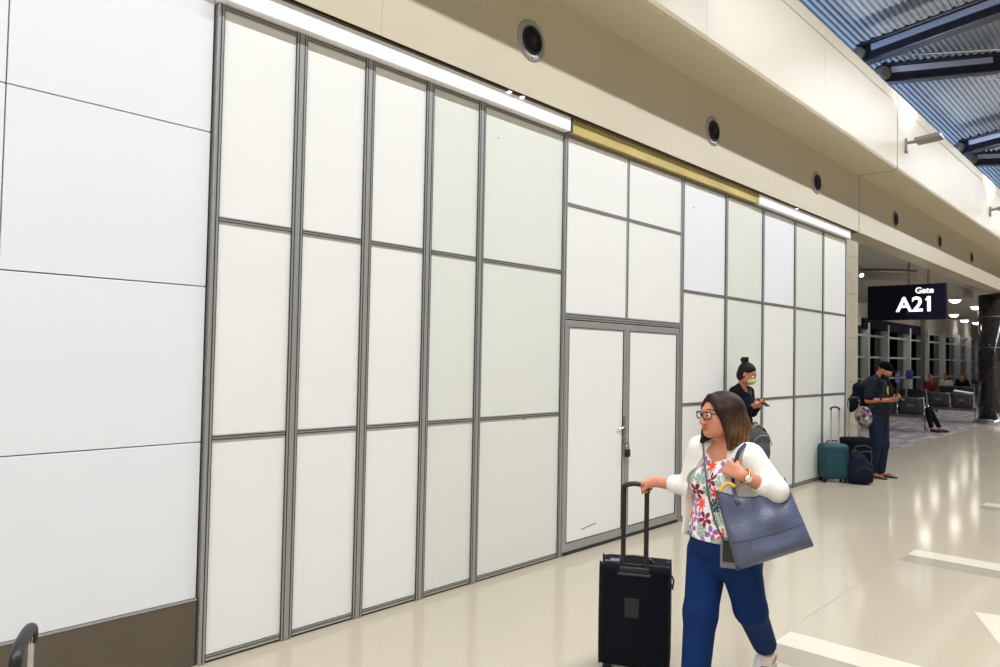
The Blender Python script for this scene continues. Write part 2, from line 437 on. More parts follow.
section(3.312, 3.835, .078, R3, 'fourth narrow framed bay, slightly greener white than the bays left of it', 'panel2')
section(3.835, 4.86, .075, R3, 'wide framed bay just left of the padlocked doors', 'panel2', marks=[(0, 4.38, 1.21, .03), (2, 4.02, 3.42, .012)])
section(6.86, 7.87, .065, R3, 'wide framed bay just right of the padlocked doors', ['panel', 'panel', 'panelw'], marks=[(2, 7.1, 3.37, .02)])
section(7.87, 8.875, .055, R3, 'framed bay behind the masked woman with black top', 'panel2')
section(8.875, 9.895, .055, R3, 'framed bay right of the masked woman, with a faintly cooler upper panel', ['panel', 'panel', 'panelw'], marks=[(2, 9.2, 3.05, .012)])
section(9.895, 10.945, .055, R3, 'framed bay directly behind the teal suitcase', 'panel2')
section(10.945, 11.93, .055, R3, 'last framed bay of the partition, touching the stone column', 'panel')
# above-door bay
t = thing('partition_section', 'four framed panels standing above the padlocked double doors', 'partition', (0, 5.86, 0), 0, 'framed bays of the temporary partition')
for yy in (-1.0, .97):
    p = obj('upright', bx((-.045, yy-.0 if yy < 0 else yy-.0, .004), (.008, yy+.03, 3.655), .002), 'alu', t)
    obj('groove', bx((0, yy+.012, .01), (.0092, yy+.018, 3.65)), 'alud', p)
p = obj('mullion', bx((-.04, -.048, 2.10), (.005, -.012, 3.65), .002), 'alu', t)
obj('groove', bx((0, -.033, 2.1), (.0062, -.027, 3.65)), 'alud', p)
for za, zb in ((3.622, 3.655), (3.03, 3.062), (2.045, 2.10)):
    p = obj('rail', bx((-.04, -.97, za), (.004, .97, zb), .002), 'alu', t)
    g = bmesh.new(); addbx(g, (0, -.97, za+(zb-za)*.25), (.0055, .97, za+(zb-za)*.36)); addbx(g, (0, -.97, za+(zb-za)*.66), (.0055, .97, za+(zb-za)*.77)); obj('groove', g, 'alud', p)
for (ya, yb) in ((-.97, -.045), (-.015, .97)):
    for za, zb in ((2.1, 3.03), (3.06, 3.63)): obj('panel', bx((-.032, ya, za), (-.003, yb, zb), .001), 'panel' if za > 3 else 'panel', t)
# double door
for n, (y0, y1) in enumerate(((4.90, 5.835), (5.842, 6.82))):
    d = struct(obj('door_%d' % (n+1), bx((-.034, y0+.04, .07), (-.004, y1-.04, 1.99), .001), 'panel'),
               ['left leaf of the white partition double door, with a bottom scuff', 'right leaf of the white partition double door'][n], 'door')
    bm = bmesh.new()
    for a, b in (((y0, .03), (y0+.052, 2.035)), ((y1-.052, .03), (y1, 2.035)), ((y0+.05, 1.975), (y1-.05, 2.035)), ((y0+.05, .03), (y1-.05, .105))):
        addbx(bm, (-.04, a[0], a[1]), (.002, b[0], b[1]), .003)
    obj('frame', bm, 'alu', d)
    bm = bmesh.new()
    for a, b in (((y0+.046, .1), (y0+.052, 1.98)), ((y1-.052, .1), (y1-.046, 1.98)), ((y0+.05, 1.972), (y1-.05, 1.978)), ((y0+.05, .102), (y1-.05, .108)), ((y0, .003), (y1, .03))):
        addbx(bm, (-.012, a[0], a[1]), (.003, b[0], b[1]))
    obj('groove', bm, 'alud', d)
    if n == 0:
        bm = bmesh.new(); box(bm, (-.0035, 5.28, .2), (.001, .22, .012), 0, (R(6), 0, 0)); obj('scuff', bm, 'line', d)
        bm = bmesh.new(); addbx(bm, (0, 5.79, .93), (.010, 5.815, 1.17), .002)
        for z in (.955, 1.05, 1.145): addbx(bm, (.004, 5.782, z-.012), (.02, 5.822, z+.012), .003)
        obj('bolt', bm, 'steel', d)
        bm = bmesh.new(); tube(bm, [(.014, 5.70, 1.05), (.014, 5.78, 1.05)], .006); obj('bolt_lever', bm, 'chrome', d)
        bm = bmesh.new(); addbx(bm, (.002, 5.80, .885), (.012, 5.88, .92), .003); lathe(bm, [(.008, 0), (.008, .03)], (.0, 5.84, .9), (0, R(90), 0), 12); obj('hasp', bm, 'steel', d)
t = thing('padlock', 'black padlock hanging from the hasp between the double doors', 'padlock', (.028, 5.84, .78))
bm = bmesh.new(); box(bm, (0, 0, .03), (.03, .058, .075), .008, seg=2); obj('body', bm, 'black', t)
bm = bmesh.new(); tube(bm, [(0, -.02, .05), (0, -.02, .10), (0, -.012, .122), (0, 0, .13), (0, .012, .122), (0, .02, .10), (0, .02, .05)], .0055, 8, 4); obj('shackle', bm, 'chrome', t)

# boards and brass over the partition
trim(bx((-.09, 1.745, 3.657), (.065, 4.84, 3.775)), 'vinyl')
trim(bx((-.11, 4.84, 3.657), (.067, 4.87, 3.775)), 'alud')
trim(bx((-.13, 4.87, 3.657), (.05, 8.62, 3.775)), 'gold', 'brass coloured sheet in the gap above the doors', 'wall trim')
trim(bx((-.09, 8.62, 3.657), (.065, 11.93, 3.775)), 'vinyl')
sc = struct(obj('wall_column', bx((-.7, 11.95, 0), (.0, 12.5, 3.9)), 'stone'), 'polished limestone pier at the end of the partition', 'wall')
g = bmesh.new()
for z in (.7, 1.4, 2.1, 2.8, 3.4): addbx(g, (-.6, 11.949, z), (.0012, 12.501, z+.006))
obj('joint', g, 'joint', sc)

# fascia, soffit and upper fascia above
def fascia(y0, y1, step, dy):
    bm = bmesh.new(); y = y0
    g = bmesh.new()
    while y < y1-.01:
        e = min(y+step, y1)
        addbx(bm, (-.25, y+dy, 3.79), (.1, e-dy, 4.70)); y = e
    return bm
lf = trim(fascia(-3.2, 11.8, 3.0, .001), 'cream'); trim(bx((-.25, 11.8, 3.79), (.1, 12.19, 4.70)), 'cream')
trim(fascia(12.23, 60.2, 6.0, .0015), 'cream')
trim(bx((-.25, -3.2, 3.79), (.093, 12.2, 4.7)), 'joint')
trim(bx((-.25, -3.2, 3.776), (.075, 12.2, 3.789)), 'joint')
def upper(y0, y1, step):
    bm = bmesh.new(); y = y0
    while y < y1-.01:
        e = min(y+step, y1); a, b = y+.0015, e-.0015
        sec = [(-.25, 4.70), (.60, 4.70), (.64, 4.712), (.65, 4.75), (.65, 5.72), (.642, 5.725), (.642, 5.735), (.65, 5.74), (.65, 5.90), (.62, 5.935), (-.25, 5.935)]
        A = [bm.verts.new((x, a, z)) for x, z in sec]; Bv = [bm.verts.new((x, b, z)) for x, z in sec]
        bm.faces.new(A); bm.faces.new(Bv[::-1])
        for i in range(len(sec)): bm.faces.new((A[i], A[(i+1) % len(sec)], Bv[(i+1) % len(sec)], Bv[i]))
        y = e
    return bm
trim(upper(-3.0, 12.2, 3.04), 'cream'); trim(upper(12.24, 60.4, 6.0), 'cream')
trim(bx((-.2, -3, 4.72), (.64, 60, 5.9)), 'joint')

# round air nozzles in the fascia
def nozzle():
    t = thing('air_vent', 'x', 'vent', (.1, 0, 4.245), 0, 'round air nozzles along the cream fascia')
    bm = bmesh.new(); lathe(bm, [(.118, .0), (.165, .0), (.165, .006), (.150, .014), (.122, .016), (.108, .006)], (0, 0, 0), (0, R(90), 0), 40, False)
    obj('flange', bm, 'alu', t, True)
    bm = bmesh.new(); lathe(bm, [(.112, .004), (.112, .02), (.10, .03), (.092, .012), (.085, -.02), (.075, .026), (.066, .010), (.055, .03), (.045, .01), (.03, .034), (.0, .036)][:-1], (0, 0, 0), (0, R(90), 0), 40)
    obj('nozzle', bm, 'black', t, True)
    bm = bmesh.new(); lathe(bm, [(.006, .012), (.006, .018)], (0, .0, -.14), (0, R(90), 0), 8); obj('screw', bm, 'black', t)
    return t
n0 = nozzle()
vl = ['nearest round black air nozzle, above the wide bay left of the doors', 'round black air nozzle above the brass sheet', 'round black air nozzle above the stone pier end of the partition',
      'first small air nozzle beyond the dark fascia joint', 'second small air nozzle beyond the dark fascia joint', 'third small air nozzle beyond the fascia joint, near the right edge']
for i, y in enumerate((4.27, 7.32, 10.39, 14.15, 17.29, 20.36)):
    o = n0 if i == 0 else copy_tree(n0); o.location = (.1, y, 4.245 if i < 3 else 4.29); o['label'] = vl[i]
# small recessed lamps just under the fascia
for i, (y, l) in enumerate(((4.05, 'tiny lit lamp under the fascia edge, left of the brass sheet'), (4.2, 'tiny lit lamp under the fascia edge, nearest the brass sheet'), (9.75, 'tiny lit lamp under the fascia edge, above the cooler white panel'))):
    o = tag(obj('puck_light', lathe(bmesh.new(), [(.02, 0), (.02, .006), (.012, .008)], (.078, y, 0), (R(180), 0, 0), 16), 'white_lit'), l, 'light', 'tiny lamps under the fascia')
    o.location.z = 3.776
# uplight lamps on brackets
def uplight():
    t = thing('uplight', 'x', 'lamp', (.65, 0, 5.2), 0, 'bracket uplights on the upper fascia')
    obj('bracket', box(box(bmesh.new(), (.015, 0, -.02), (.03, .07, .22), .004), (.10, 0, .02), (.16, .045, .045), .004), 'steel', t)
    bm = bmesh.new(); box(bm, (.33, 0, .03), (.36, .26, .075), .012, (0, R(-4), 0), 2); obj('head', bm, 'steel', t)
    bm = bmesh.new(); box(bm, (.33, 0, .062), (.28, .18, .006), 0, (0, R(-4), 0)); obj('lens', bm, 'lens', t)
    return t
u0 = uplight()
ul = ['bracket uplight at the top edge of the photograph, nearest the viewer', 'bracket uplight at the dark fascia joint', 'far bracket uplight at the right edge of the photograph']
for i, y in enumerate((5.93, 12.66, 19.35)):
    o = u0 if i == 0 else copy_tree(u0); o.location = (.65, y, 5.2); o['label'] = ul[i]
    d = bpy.data.lights.new('uplight_lamp', 'SPOT'); d.energy = 170; d.spot_size = R(130); d.spot_blend = .8; d.color = (1, .95, .85); d.shadow_soft_size = .05
    l = bpy.data.objects.new('uplight_lamp', d); COL.objects.link(l); l.location = (.93, y, 5.33); l.rotation_euler = (0, R(180-8), 0)

# roof deck over the concourse: curved corrugated steel
def roofz(x): return 7.55+.14*(x+.1)-.004*(x+.1)**2
bm = bmesh.new(); prev = None; x = -4.0; i = 0
while x < 11:
    for dx, dz in ((0, 0), (.018, .035), (.045, .035), (.063, 0)):
        xx = x+dx; zz = roofz(xx)+dz
        cur = (bm.verts.new((xx, -8, zz)), bm.verts.new((xx, 60, zz)))
        if prev: bm.faces.new((prev[0], cur[0], cur[1], prev[1]))
        prev = cur
    x += .09
rf = obj('ceiling', bm, 'roofmat'); struct(rf)
so = rf.modifiers.new('s', 'SOLIDIFY'); so.thickness = .03; so.offset = 1
def beam(a, b, lab, hgt=.30, grp='dark steel roof beams'):
    a = Vector(a); b = Vector(b); d = b-a; L_ = d.length; t = thing('roof_beam', lab, 'beam', a, 0, grp)
    t.rotation_euler = d.to_track_quat('X', 'Z').to_euler()
    obj('web', box(bmesh.new(), (L_/2, 0, 0), (L_, .05, hgt), .0), 'beam', t)
    obj('bottom_flange', box(bmesh.new(), (L_/2, 0, -hgt/2), (L_, .24, .045), .01), 'beam', t)
    obj('top_flange', box(bmesh.new(), (L_/2, 0, hgt/2), (L_, .24, .045), .01), 'beam', t)
    obj('side_strip', box(bmesh.new(), (L_/2, -.035, hgt*.22), (L_-.4, .03, .11), .005), 'beamlite', t)
    g = bmesh.new()
    for q in range(int(L_/.17)): box(g, (q*.17+.08, -.04, hgt/2+.04), (.05, .05, .05))
    obj('deck_clip', g, 'beam', t)
    g = bmesh.new(); lathe(g, [(.10, -.14), (.13, -.1), (.13, .1), (.10, .14)], (0, 0, 0), (R(90), 0, 0), 16); obj('pin_joint', g, 'steel', t, True)
    return t
def bz(x): return 6.95+.12*(x+.1)
beam((-.2, 6.2, bz(-.2)), (9, 6.2, bz(9)), 'roof beam nearest the viewer over the concourse')
beam((-.15, 13, 6.95), (9, 13, bz(9)), 'large roof beam rising to the top right corner')
beam((-.13, 14.1, 6.95), (1.35, 16.2, 7.42), 'nearly level diagonal roof beam below the large one')
beam((-.1, 20.2, 6.95), (9, 20.2, bz(9)), 'far roof beam above the far bracket uplight')
beam((-.1, 21.3, 6.9), (1.5, 24, 7.3), 'farthest short diagonal roof beam')
beam((-.1, 27.4, 6.95), (9, 27.4, bz(9)), 'most distant roof beam over the concourse')
for a, b, l in (((-.1, 13.1, 6.95), (2.6, 13.6, 6.55), 'thin pale tie rod crossing the diagonal roof beam'), ((-.1, 20.3, 6.95), (1.5, 20.6, 6.8), 'thin pale tie rod at the far roof beam'),
                ((.2, 15.6, 7.35), (2.3, 15.9, 6.7), 'thin pale tie rod between the roof beams')):
    tag(obj('tie_rod', tube(bmesh.new(), [a, b], .012, 8), 'chrome'), l, 'rod', 'roof tie rods')
# far side of the hall and the ends, so the light stays in the building
struct(obj('wall_right', bx((11, -8, 0), (11.2, 60, 9.5)), 'bronze')); struct(obj('wall_back', bx((-.5, -8.2, 0), (11.2, -8, 9.5)), 'cream'))
struct(obj('wall_behind_fascia', bx((-4.2, -8, 5.94), (-4.0, 60, 8)), 'roofmat'))

# ------------------------------------------------------------------ waiting area beyond the pier
struct(obj('wall_hold_left', bx((-5, 12.35, 0), (-.7, 12.5, 4.0)), 'ceil'))
struct(obj('ceiling_hold', bx((-5.3, 12.5, 3.98), (-.25, 60, 4.2)), 'ceil'))
struct(obj('wall_hold_end', bx((-5, 58, 0), (6, 58.2, 6)), 'darkwall'))
bm = bmesh.new(); arc = [(-5.0, 18.3), (-4.2, 18.15), (-3.2, 18.2), (-2.2, 18.5), (-1.3, 19.1), (-.9, 19.7)]
arc = [(p.x, p.y) for p in catmull([(x, y, 0) for x, y in arc], 5)]
trim(prism(bm, arc+[(-.9, 26), (-5, 26)], 3.72, 3.97), 'ceil'); 
bm = bmesh.new(); tube(bm, [(x, y-.05, 3.93) for x, y in arc], .05, 8); trim(bm, 'steel')
# windows
ys = [24.2, 26.5, 28.9, 31.3, 34.4, 37.4, 40.5, 43.6, 46.2, 48.7, 53.5, 58]
tz = [.3, 1.09, 1.91, 2.73, 3.1]
for i in range(len(ys)-1):
    y0, y1 = ys[i], ys[i+1]; bm = bmesh.new()
    addbx(bm, (-5.0, y0-.09, 0), (-4.72, y0+.09, 3.2))
    for z in tz: addbx(bm, (-5.02, y0, z-.035), (-4.86, y1, z+.035), .005)
    w = struct(obj('window_%d' % (i+1), bm, 'mull')); obj('glass_pane', bx((-4.975, y0+.05, .3), (-4.965, y1-.05, 3.1)), 'glass', w)
struct(obj('wall_window_head', bx((-5.1, 12.5, 3.1), (-4.85, 58, 3.98)), 'ceil'))
o = obj('window_valance', bx((-4.84, 28.4, 2.95), (-4.74, 36.5, 3.35), .01), 'darknavy'); tag(o, 'dark blue band across the top of the far windows behind the gate sign', 'valance')
struct(obj('floor_outside', bx((-30, 10, -4.2), (-5.3, 90, -4)), 'darkwall'))
# ceiling downlights
dl = [(-2.05, 29.3), (-2.13, 33.2), (-4.45, 43.2), (-4.4, 45.8), (-2.07, 25.5), (-3.9, 32.5), (-3.9, 34.8), (-3.9, 38.2), (-3.9, 28), (-2.0, 21.5)]
def downlight():
    t = thing('downlight', 'x', 'light', (0, 0, 3.98), 0, 'round downlights in the waiting area ceiling')
    obj('trim_ring', lathe(bmesh.new(), [(.17, -.002), (.24, -.002), (.24, -.012), (.19, -.02), (.17, -.012)], (0, 0, 0), (0, 0, 0), 28, False), 'white', t, True)
    obj('lens', lathe(bmesh.new(), [(.175, -.004), (.17, -.03), (.14, -.09), (.06, -.12)], (0, 0, 0), (0, 0, 0), 28), 'lens', t)
    return t
d0 = downlight()
dn = {0: 'bright oval downlight right of the gate sign, highest in view', 1: 'bright downlight half behind the black column', 2: 'small lower downlight right of the gate sign', 3: 'small lower downlight beside the black column'}
for i, (x, y) in enumerate(dl):
    o = d0 if i == 0 else copy_tree(d0); o.location = (x, y, 3.979 if not (y < 26 and x < -.9) else 3.719); o['label'] = dn[i] if i in dn else (['round downlight hidden behind the gate sign, nearest row', 'round downlight hidden behind the gate sign, by the windows', 'second hidden downlight by the windows behind the sign', 'hidden downlight above the far benches by the windows', 'hidden downlight above the glazed post', 'round downlight in the lower bulkhead hidden by the fascia'][min(i-4, 5)])
    d = bpy.data.lights.new('downlight_lamp', 'SPOT'); d.energy = 95; d.spot_size = R(140); d.spot_blend = .6; d.color = (1, .93, .82); d.shadow_soft_size = .15
    l = bpy.data.objects.new('downlight_lamp', d); COL.objects.link(l); l.location = (x, y, o.location.z-.06)
t = thing('track_spot', 'small white spotlight beside the pier, left of the gate sign', 'light', (-1.66, 18.0, 3.78))
obj('stem', tube(bmesh.new(), [(0, 0, 0), (0, 0, .19)], .012, 8), 'steel', t)
obj('head', lathe(bmesh.new(), [(.03, .1), (.055, .08), (.06, -.04), (.05, -.05)], (0, 0, 0), (R(-35), R(-40), 0), 16), 'white', t, True)
obj('lens', lathe(bmesh.new(), [(.048, -.052), (.04, -.06)], (0, 0, 0), (R(-35), R(-40), 0), 16), 'lens', t)

# gate sign
t = thing('gate_sign', 'dark navy hanging sign reading Gate A21', 'sign', (-.70, 18, 2.685))
obj('panel', box(bmesh.new(), (0, 0, .395), (1.57, .16, .785), .006), 'night', t)
for x in (.05, .44):
    obj('hanger', tube(bmesh.new(), [(x, 0, .78), (x, 0, 1.296)], .022, 8), 'steel', t)
def text(s, size, x, z, align, parent, m, off=.0, name='lettering'):
    c = bpy.data.curves.new('t', 'FONT'); c.body = s; c.size = size; c.extrude = .004; c.offset = off; c.align_x = align
    tmp = bpy.data.objects.new('t', c); COL.objects.link(tmp); dg = bpy.context.evaluated_depsgraph_get(); me = bpy.data.meshes.new_from_object(tmp.evaluated_get(dg))
    bpy.data.objects.remove(tmp); me.materials.clear(); o = link(name, me, m, parent); o.location = (x, -.085, z); o.rotation_euler = (R(90), 0, 0); return o
text('A21', .455, .585, .19, 'RIGHT', t, 'white_lit', .010); bm = bmesh.new(); prism(bm, [(.395, .44), (.45, .515), (.45, .455), (.418, .415)], 0, .006); fl = obj('lettering', bm, 'white_lit', t); fl.rotation_euler = (R(90), 0, 0); fl.location = (0, -.083, 0)
text('Gate', .185, .565, .585, 'RIGHT', t, 'white_lit', .0025)

# black round column on the right
t = thing('round_column', 'polished black round column at the right edge', 'column', (-.20, 25.2, 0))
obj('shaft', lathe(bmesh.new(), [(.42, .14), (.42, 3.75)], n=48), 'blackcol', t, True)
obj('base_ring', lathe(bmesh.new(), [(.45, 0.001), (.45, .14), (.43, .15)], n=48), 'chrome', t, True)
for z in (2.2, 3.1): obj('band', lathe(bmesh.new(), [(.423, z), (.426, z+.01), (.423, z+.02)], n=48, caps=False), 'steel', t, True)


# beam seating
def bench(nseat, lab, x, y, rot=0):
    t = thing('waiting_bench', lab, 'bench', (x, y, 0.006), rot, 'black airport benches in the waiting area'); w = .60
    obj('beam', box(bmesh.new(), (nseat*w/2, 0, .36), (nseat*w, .09, .05), .01), 'steel', t)
    for i in range(nseat):
        cx = (i+.5)*w
        bm = bmesh.new(); g = 6
        V = [[bm.verts.new((cx+(u/g-.5)*.53, (v/g-.5)*.47+.05, .43+.02*math.cos(math.pi*(v/g))+.012*(2*u/g-1)**2)) for v in range(g+1)] for u in range(g+1)]
        for u in range(g):
            for v in range(g): bm.faces.new((V[u][v], V[u+1][v], V[u+1][v+1], V[u][v+1]))
        s = obj('seat', bm, 'seatv', t, True); s.modifiers.new('s', 'SOLIDIFY').thickness = .04
        bm = bmesh.new()
        V = [[bm.verts.new((cx+(u/g-.5)*.53, -.2-.10*(v/g)-.02*math.sin(math.pi*v/g)+.015*(2*u/g-1)**2, .44+.42*v/g)) for v in range(g+1)] for u in range(g+1)]
        for u in range(g):
            for v in range(g): bm.faces.new((V[u][v], V[u+1][v], V[u+1][v+1], V[u][v+1]))
        s = obj('backrest', bm, 'seatv', t, True); s.modifiers.new('s', 'SOLIDIFY').thickness = .03
        bm = bmesh.new()
        for sx in (-1, 1):
            tube(bm, [(cx+sx*.23, -.235, .47), (cx+sx*.09, -.282, .61)], .009, 6); tube(bm, [(cx+sx*.23, -.318, .83), (cx+sx*.09, -.30, .70)], .009, 6)
        box(bm, (cx, -.294, .655), (.18, .012, .085), .003, (R(-13), 0, 0)); obj('stitching', bm, 'charcoal', s)
    for i in range(nseat+1):
        x0 = i*w; bm = bmesh.new()
        tube(bm, [(x0, -.34, .87), (x0, -.25, .60), (x0, -.22, .42), (x0, .1, .38)], .016, 8, 4); obj('side_frame', bm, 'chrome', t, True)
        bm = bmesh.new(); tube(bm, [(x0, -.24, .60), (x0, -.05, .65), (x0, .2, .64), (x0, .24, .58), (x0, .2, .44)], .014, 8, 4); obj('armrest', bm, 'chrome', t, True)
    for x0 in (.02, nseat*w-.02):
        bm = bmesh.new(); tube(bm, [(x0, 0, .36), (x0, 0, .06)], .025, 8); tube(bm, [(x0, -.3, .02), (x0, -.2, .05), (x0, .2, .05), (x0, .3, .02)], .02, 8, 3); obj('leg', bm, 'chrome', t, True)
    return t
bench(2, 'nearest black bench in the waiting area, right behind the man with the phone', -2.08, 20.4, 4)
bench(2, 'two seat black bench with a white paper on top, left of the black column', -1.83, 24.9)
bench(3, 'black bench further back, seen over the nearest bench', -4.1, 26.9)
bench(4, 'distant black bench under the windows near the column', -3.2, 32.5)
bench(4, 'most distant black bench where people sit', -3.6, 36.5)
tag(obj('paper', box(bmesh.new(), (-1.0, 25.23, .885), (.5, .2, .03), .01, (R(6), R(8), 0)), 'white'), 'white folded paper lying on top of the two seat bench back', 'paper')
t = thing('info_post', 'round post with a lit blue cap in the waiting area', 'kiosk', (-3.35, 28.8, 0.006))
obj('post', lathe(bmesh.new(), [(.10, 0), (.10, 1.15)], n=20), 'kiosk', t, True); obj('cap', lathe(bmesh.new(), [(.11, 1.15), (.13, 1.3), (.11, 1.43), (.07, 1.46)], n=20), 'bluelit', t, True)
t = thing('info_stand', 'slim grey stand with a pale blue screen behind the man with the phone', 'kiosk', (-2.98, 26.0, 0.006))
obj('stand', box(bmesh.new(), (0, 0, .55), (.09, .08, 1.1), .01), 'steel', t); obj('screen', box(bmesh.new(), (0, -.052, 1.25), (.12, .05, .36), .01), 'screen', t)
t = thing('glass_post', 'tall narrow glazed post below the gate sign', 'post', (-3.45, 31, 0.006)); obj('glazed_shaft', box(bmesh.new(), (0, 0, 1.9), (.13, .13, 3.8), .02), 'steel', t); obj('edge', box(bmesh.new(), (.07, -.07, 1.9), (.02, .02, 3.8)), 'chrome', t)

# ================================================================== LUGGAGE
def rounded_case(name, w, d, hgt, z0, m, t, bulge=.012, vox=.008, r=.045):
    P = [B_((0, 0, z0+hgt/2), (w/2, d/2, hgt/2), r)]
    P.append(E_((0, -d/2+.02, z0+hgt*.45), (w*.42, .02+bulge, hgt*.42), k=.03))
    return sculpt(name, P, vox, m, t)
def handle(t, w, y, z0, z1, m='steel', gm='black', rr=.009, name='telescopic_pole'):
    for s in (-1, 1):
        bm = bmesh.new(); box(bm, (s*w/2, y, (z0+z1)/2), (rr*2.2, rr*1.4, z1-z0), .003); obj(name, bm, m, t)
    bm = bmesh.new(); tube(bm, [(-w/2-.004, y, z1-.035), (-w/2, y, z1-.006), (-w/2+.03, y, z1+.008), (0, y, z1+.012), (w/2-.03, y, z1+.008), (w/2, y, z1-.006), (w/2+.004, y, z1-.035)], .0135, 12, 5)
    obj('grip', bm, gm, t, True)
def wheels(t, w, d, r=.024):
    for sx in (-1, 1):
        for sy in (-1, 1):
            x, y = sx*(w/2-.045), sy*(d/2-.04)
            h_ = obj('wheel_housing', box(bmesh.new(), (x, y, r*2+.008), (.05, .05, .03), .01), 'black', t)
            obj('wheel', lathe(bmesh.new(), [(r*.6, -.012), (r, -.008), (r, .008), (r*.6, .012)], (x, y, r), (R(90), 0, R(20)), 18), 'rubber', h_, True)
# the black suitcase pulled by the walking woman
t = thing('suitcase', 'black soft suitcase rolled by the walking woman in the white cardigan', 'suitcase', (1.682, 3.443, 0.0), 29)
w_, d_, z0_, h_ = .375, .22, .05, .545
bd = rounded_case('body', w_, d_, h_, z0_, 'blackcloth', t, .006, .006, .035)
bm = bmesh.new()
for y in (-.07, .085): tube(bm, [(-w_/2+.04, y, z0_+h_), (w_/2-.04, y, z0_+h_), (w_/2-.010, y, z0_+h_-.010), (w_/2, y, z0_+h_-.04), (w_/2, y, z0_+.04), (w_/2-.01, y, z0_+.01), (w_/2-.04, y, z0_+.0), (-w_/2+.04, y, z0_), (-w_/2+.01, y, z0_+.01), (-w_/2, y, z0_+.04), (-w_/2, y, z0_+h_-.04), (-w_/2+.01, y, z0_+h_-.01), (-w_/2+.04, y, z0_+h_)], .005, 6, 5)
obj('piping', bm, 'black', t, True)
obj('logo_patch', box(bmesh.new(), (-.01, -d_/2-.0085, .375), (.078, .006, .105), .004, seg=2), 'patch', t)
obj('handle_tray', box(box(bmesh.new(), (0, -d_/2+.005, z0_+h_-.045), (.185, .03, .02), .008), (0, -d_/2+.005, z0_+h_-.02), (.16, .02, .03), .005), 'patch', t)
bm = bmesh.new(); tube(bm, [(-.1, -.01, z0_+h_-.005), (-.07, -.01, z0_+h_+.022), (0, -.01, z0_+h_+.03), (.07, -.01, z0_+h_+.022), (.1, -.01, z0_+h_-.005)], .008, 8, 4, flat=(.025, .008)); obj('carry_handle', bm, 'black', t)
bm = bmesh.new(); tube(bm, [(w_/2+.006, -.05, .55), (w_/2+.018, -.05, .52), (w_/2+.012, -.05, .48)], .005, 6, 3); tube(bm, [(w_/2+.006, -.07, .51), (w_/2+.016, -.07, .48)], .004, 6); obj('zip_pull', bm, 'black', t)
bm = bmesh.new(); box(bm, (-.11, -.04, z0_+h_+.008), (.05, .03, .004), 0, (R(10), 0, 0)); box(bm, (-.14, -.05, z0_+h_+.004), (.05, .012, .003)); obj('name_tag', bm, 'greycase', t)
handle(t, .122, -d_/2+.012, z0_+h_-.05, 1.025, 'black', 'black', .0115)
wheels(t, w_, d_, .026)
# the suitcase whose handle shows at the lower left edge
t = thing('suitcase', 'suitcase with silver poles and black grip at the lower left corner', 'suitcase', (1.90, .39, 0), 157)
rounded_case('body', .40, .24, .58, .06, 'blackcloth', t, .01, .009); wheels(t, .40, .24)
handle(t, .18, -.09, .6, 1.03, 'chrome', 'black', .0085)
# teal suitcase by the partition
t = thing('suitcase', 'teal suitcase with silver handle standing against the partition', 'suitcase', (.20, 10.82, 0), 40)
rounded_case('body', .38, .24, .50, .05, 'teal', t, .02, .011, .06); wheels(t, .37, .23); handle(t, .11, -.06, .5, 1.06, 'chrome', 'black', .008)
bm = bmesh.new(); tube(bm, [(-.10, 0, .545), (-.07, 0, .58), (.07, 0, .58), (.10, 0, .545)], .01, 8, 3); obj('carry_handle', bm, 'black', t)
bm = bmesh.new(); tube(bm, [(-.16, -.15, .12), (-.16, -.155, .42), (-.12, -.15, .47), (.12, -.15, .47), (.16, -.155, .42), (.16, -.15, .12)], .005, 6, 3); obj('pocket_zip', bm, 'black', t)
# black suitcase by the man
t = thing('suitcase', 'black suitcase with tall silver poles standing behind the navy backpack', 'suitcase', (.34, 11.36, 0), 52)
rounded_case('body', .42, .28, .56, .05, 'blackcloth', t, .02, .012, .05); wheels(t, .44, .26); handle(t, .17, .05, .55, 1.18, 'chrome', 'black', .009)
bm = bmesh.new(); tube(bm, [(-.16, -.172, .1), (-.16, -.178, .42), (-.1, -.175, .50), (.06, -.175, .50), (.12, -.178, .42), (.12, -.172, .1)], .007, 6, 4); tube(bm, [(-.08, -.178, .1), (-.08, -.182, .36), (-.03, -.18, .42), (.12, -.18, .42)], .006, 6, 4); obj('pocket_piping', bm, 'charcoal', t, True)
# travel pillow hung on the poles
def floral(P, seed=3, bg=(120, 112, 100), fg=((120, 92, 112), (96, 100, 66), (170, 162, 150), (40, 40, 50), (130, 90, 96))):
    rs = np.random.RandomState(seed); c = cols(len(P), bg)
    lo, hi = P.min(0), P.max(0)
    for i in range(170):
        q = lo+(hi-lo)*rs.rand(3); m = np.linalg.norm(P-q, axis=1) < .016+.026*rs.rand(); c[m] = srgb(*fg[i % 5])
    return c
t = thing('travel_pillow', 'patterned pastel travel pillow hung on the silver suitcase poles', 'pillow', (.48, 11.22, .93), 35)
ring = [(.055*math.cos(a), .03*math.sin(a), .085*math.sin(a)) for a in np.linspace(-2.0, 3.4, 9)]
sculpt('cushion', [C_(ring[i], ring[i+1], .056, .06, .03) for i in range(8)], .011, 'paint', t, floral)
obj('clip', tube(bmesh.new(), [(-.05, -.02, .17), (-.09, -.03, .24), (-.07, -.02, .2)], .012, 6), 'black', t)
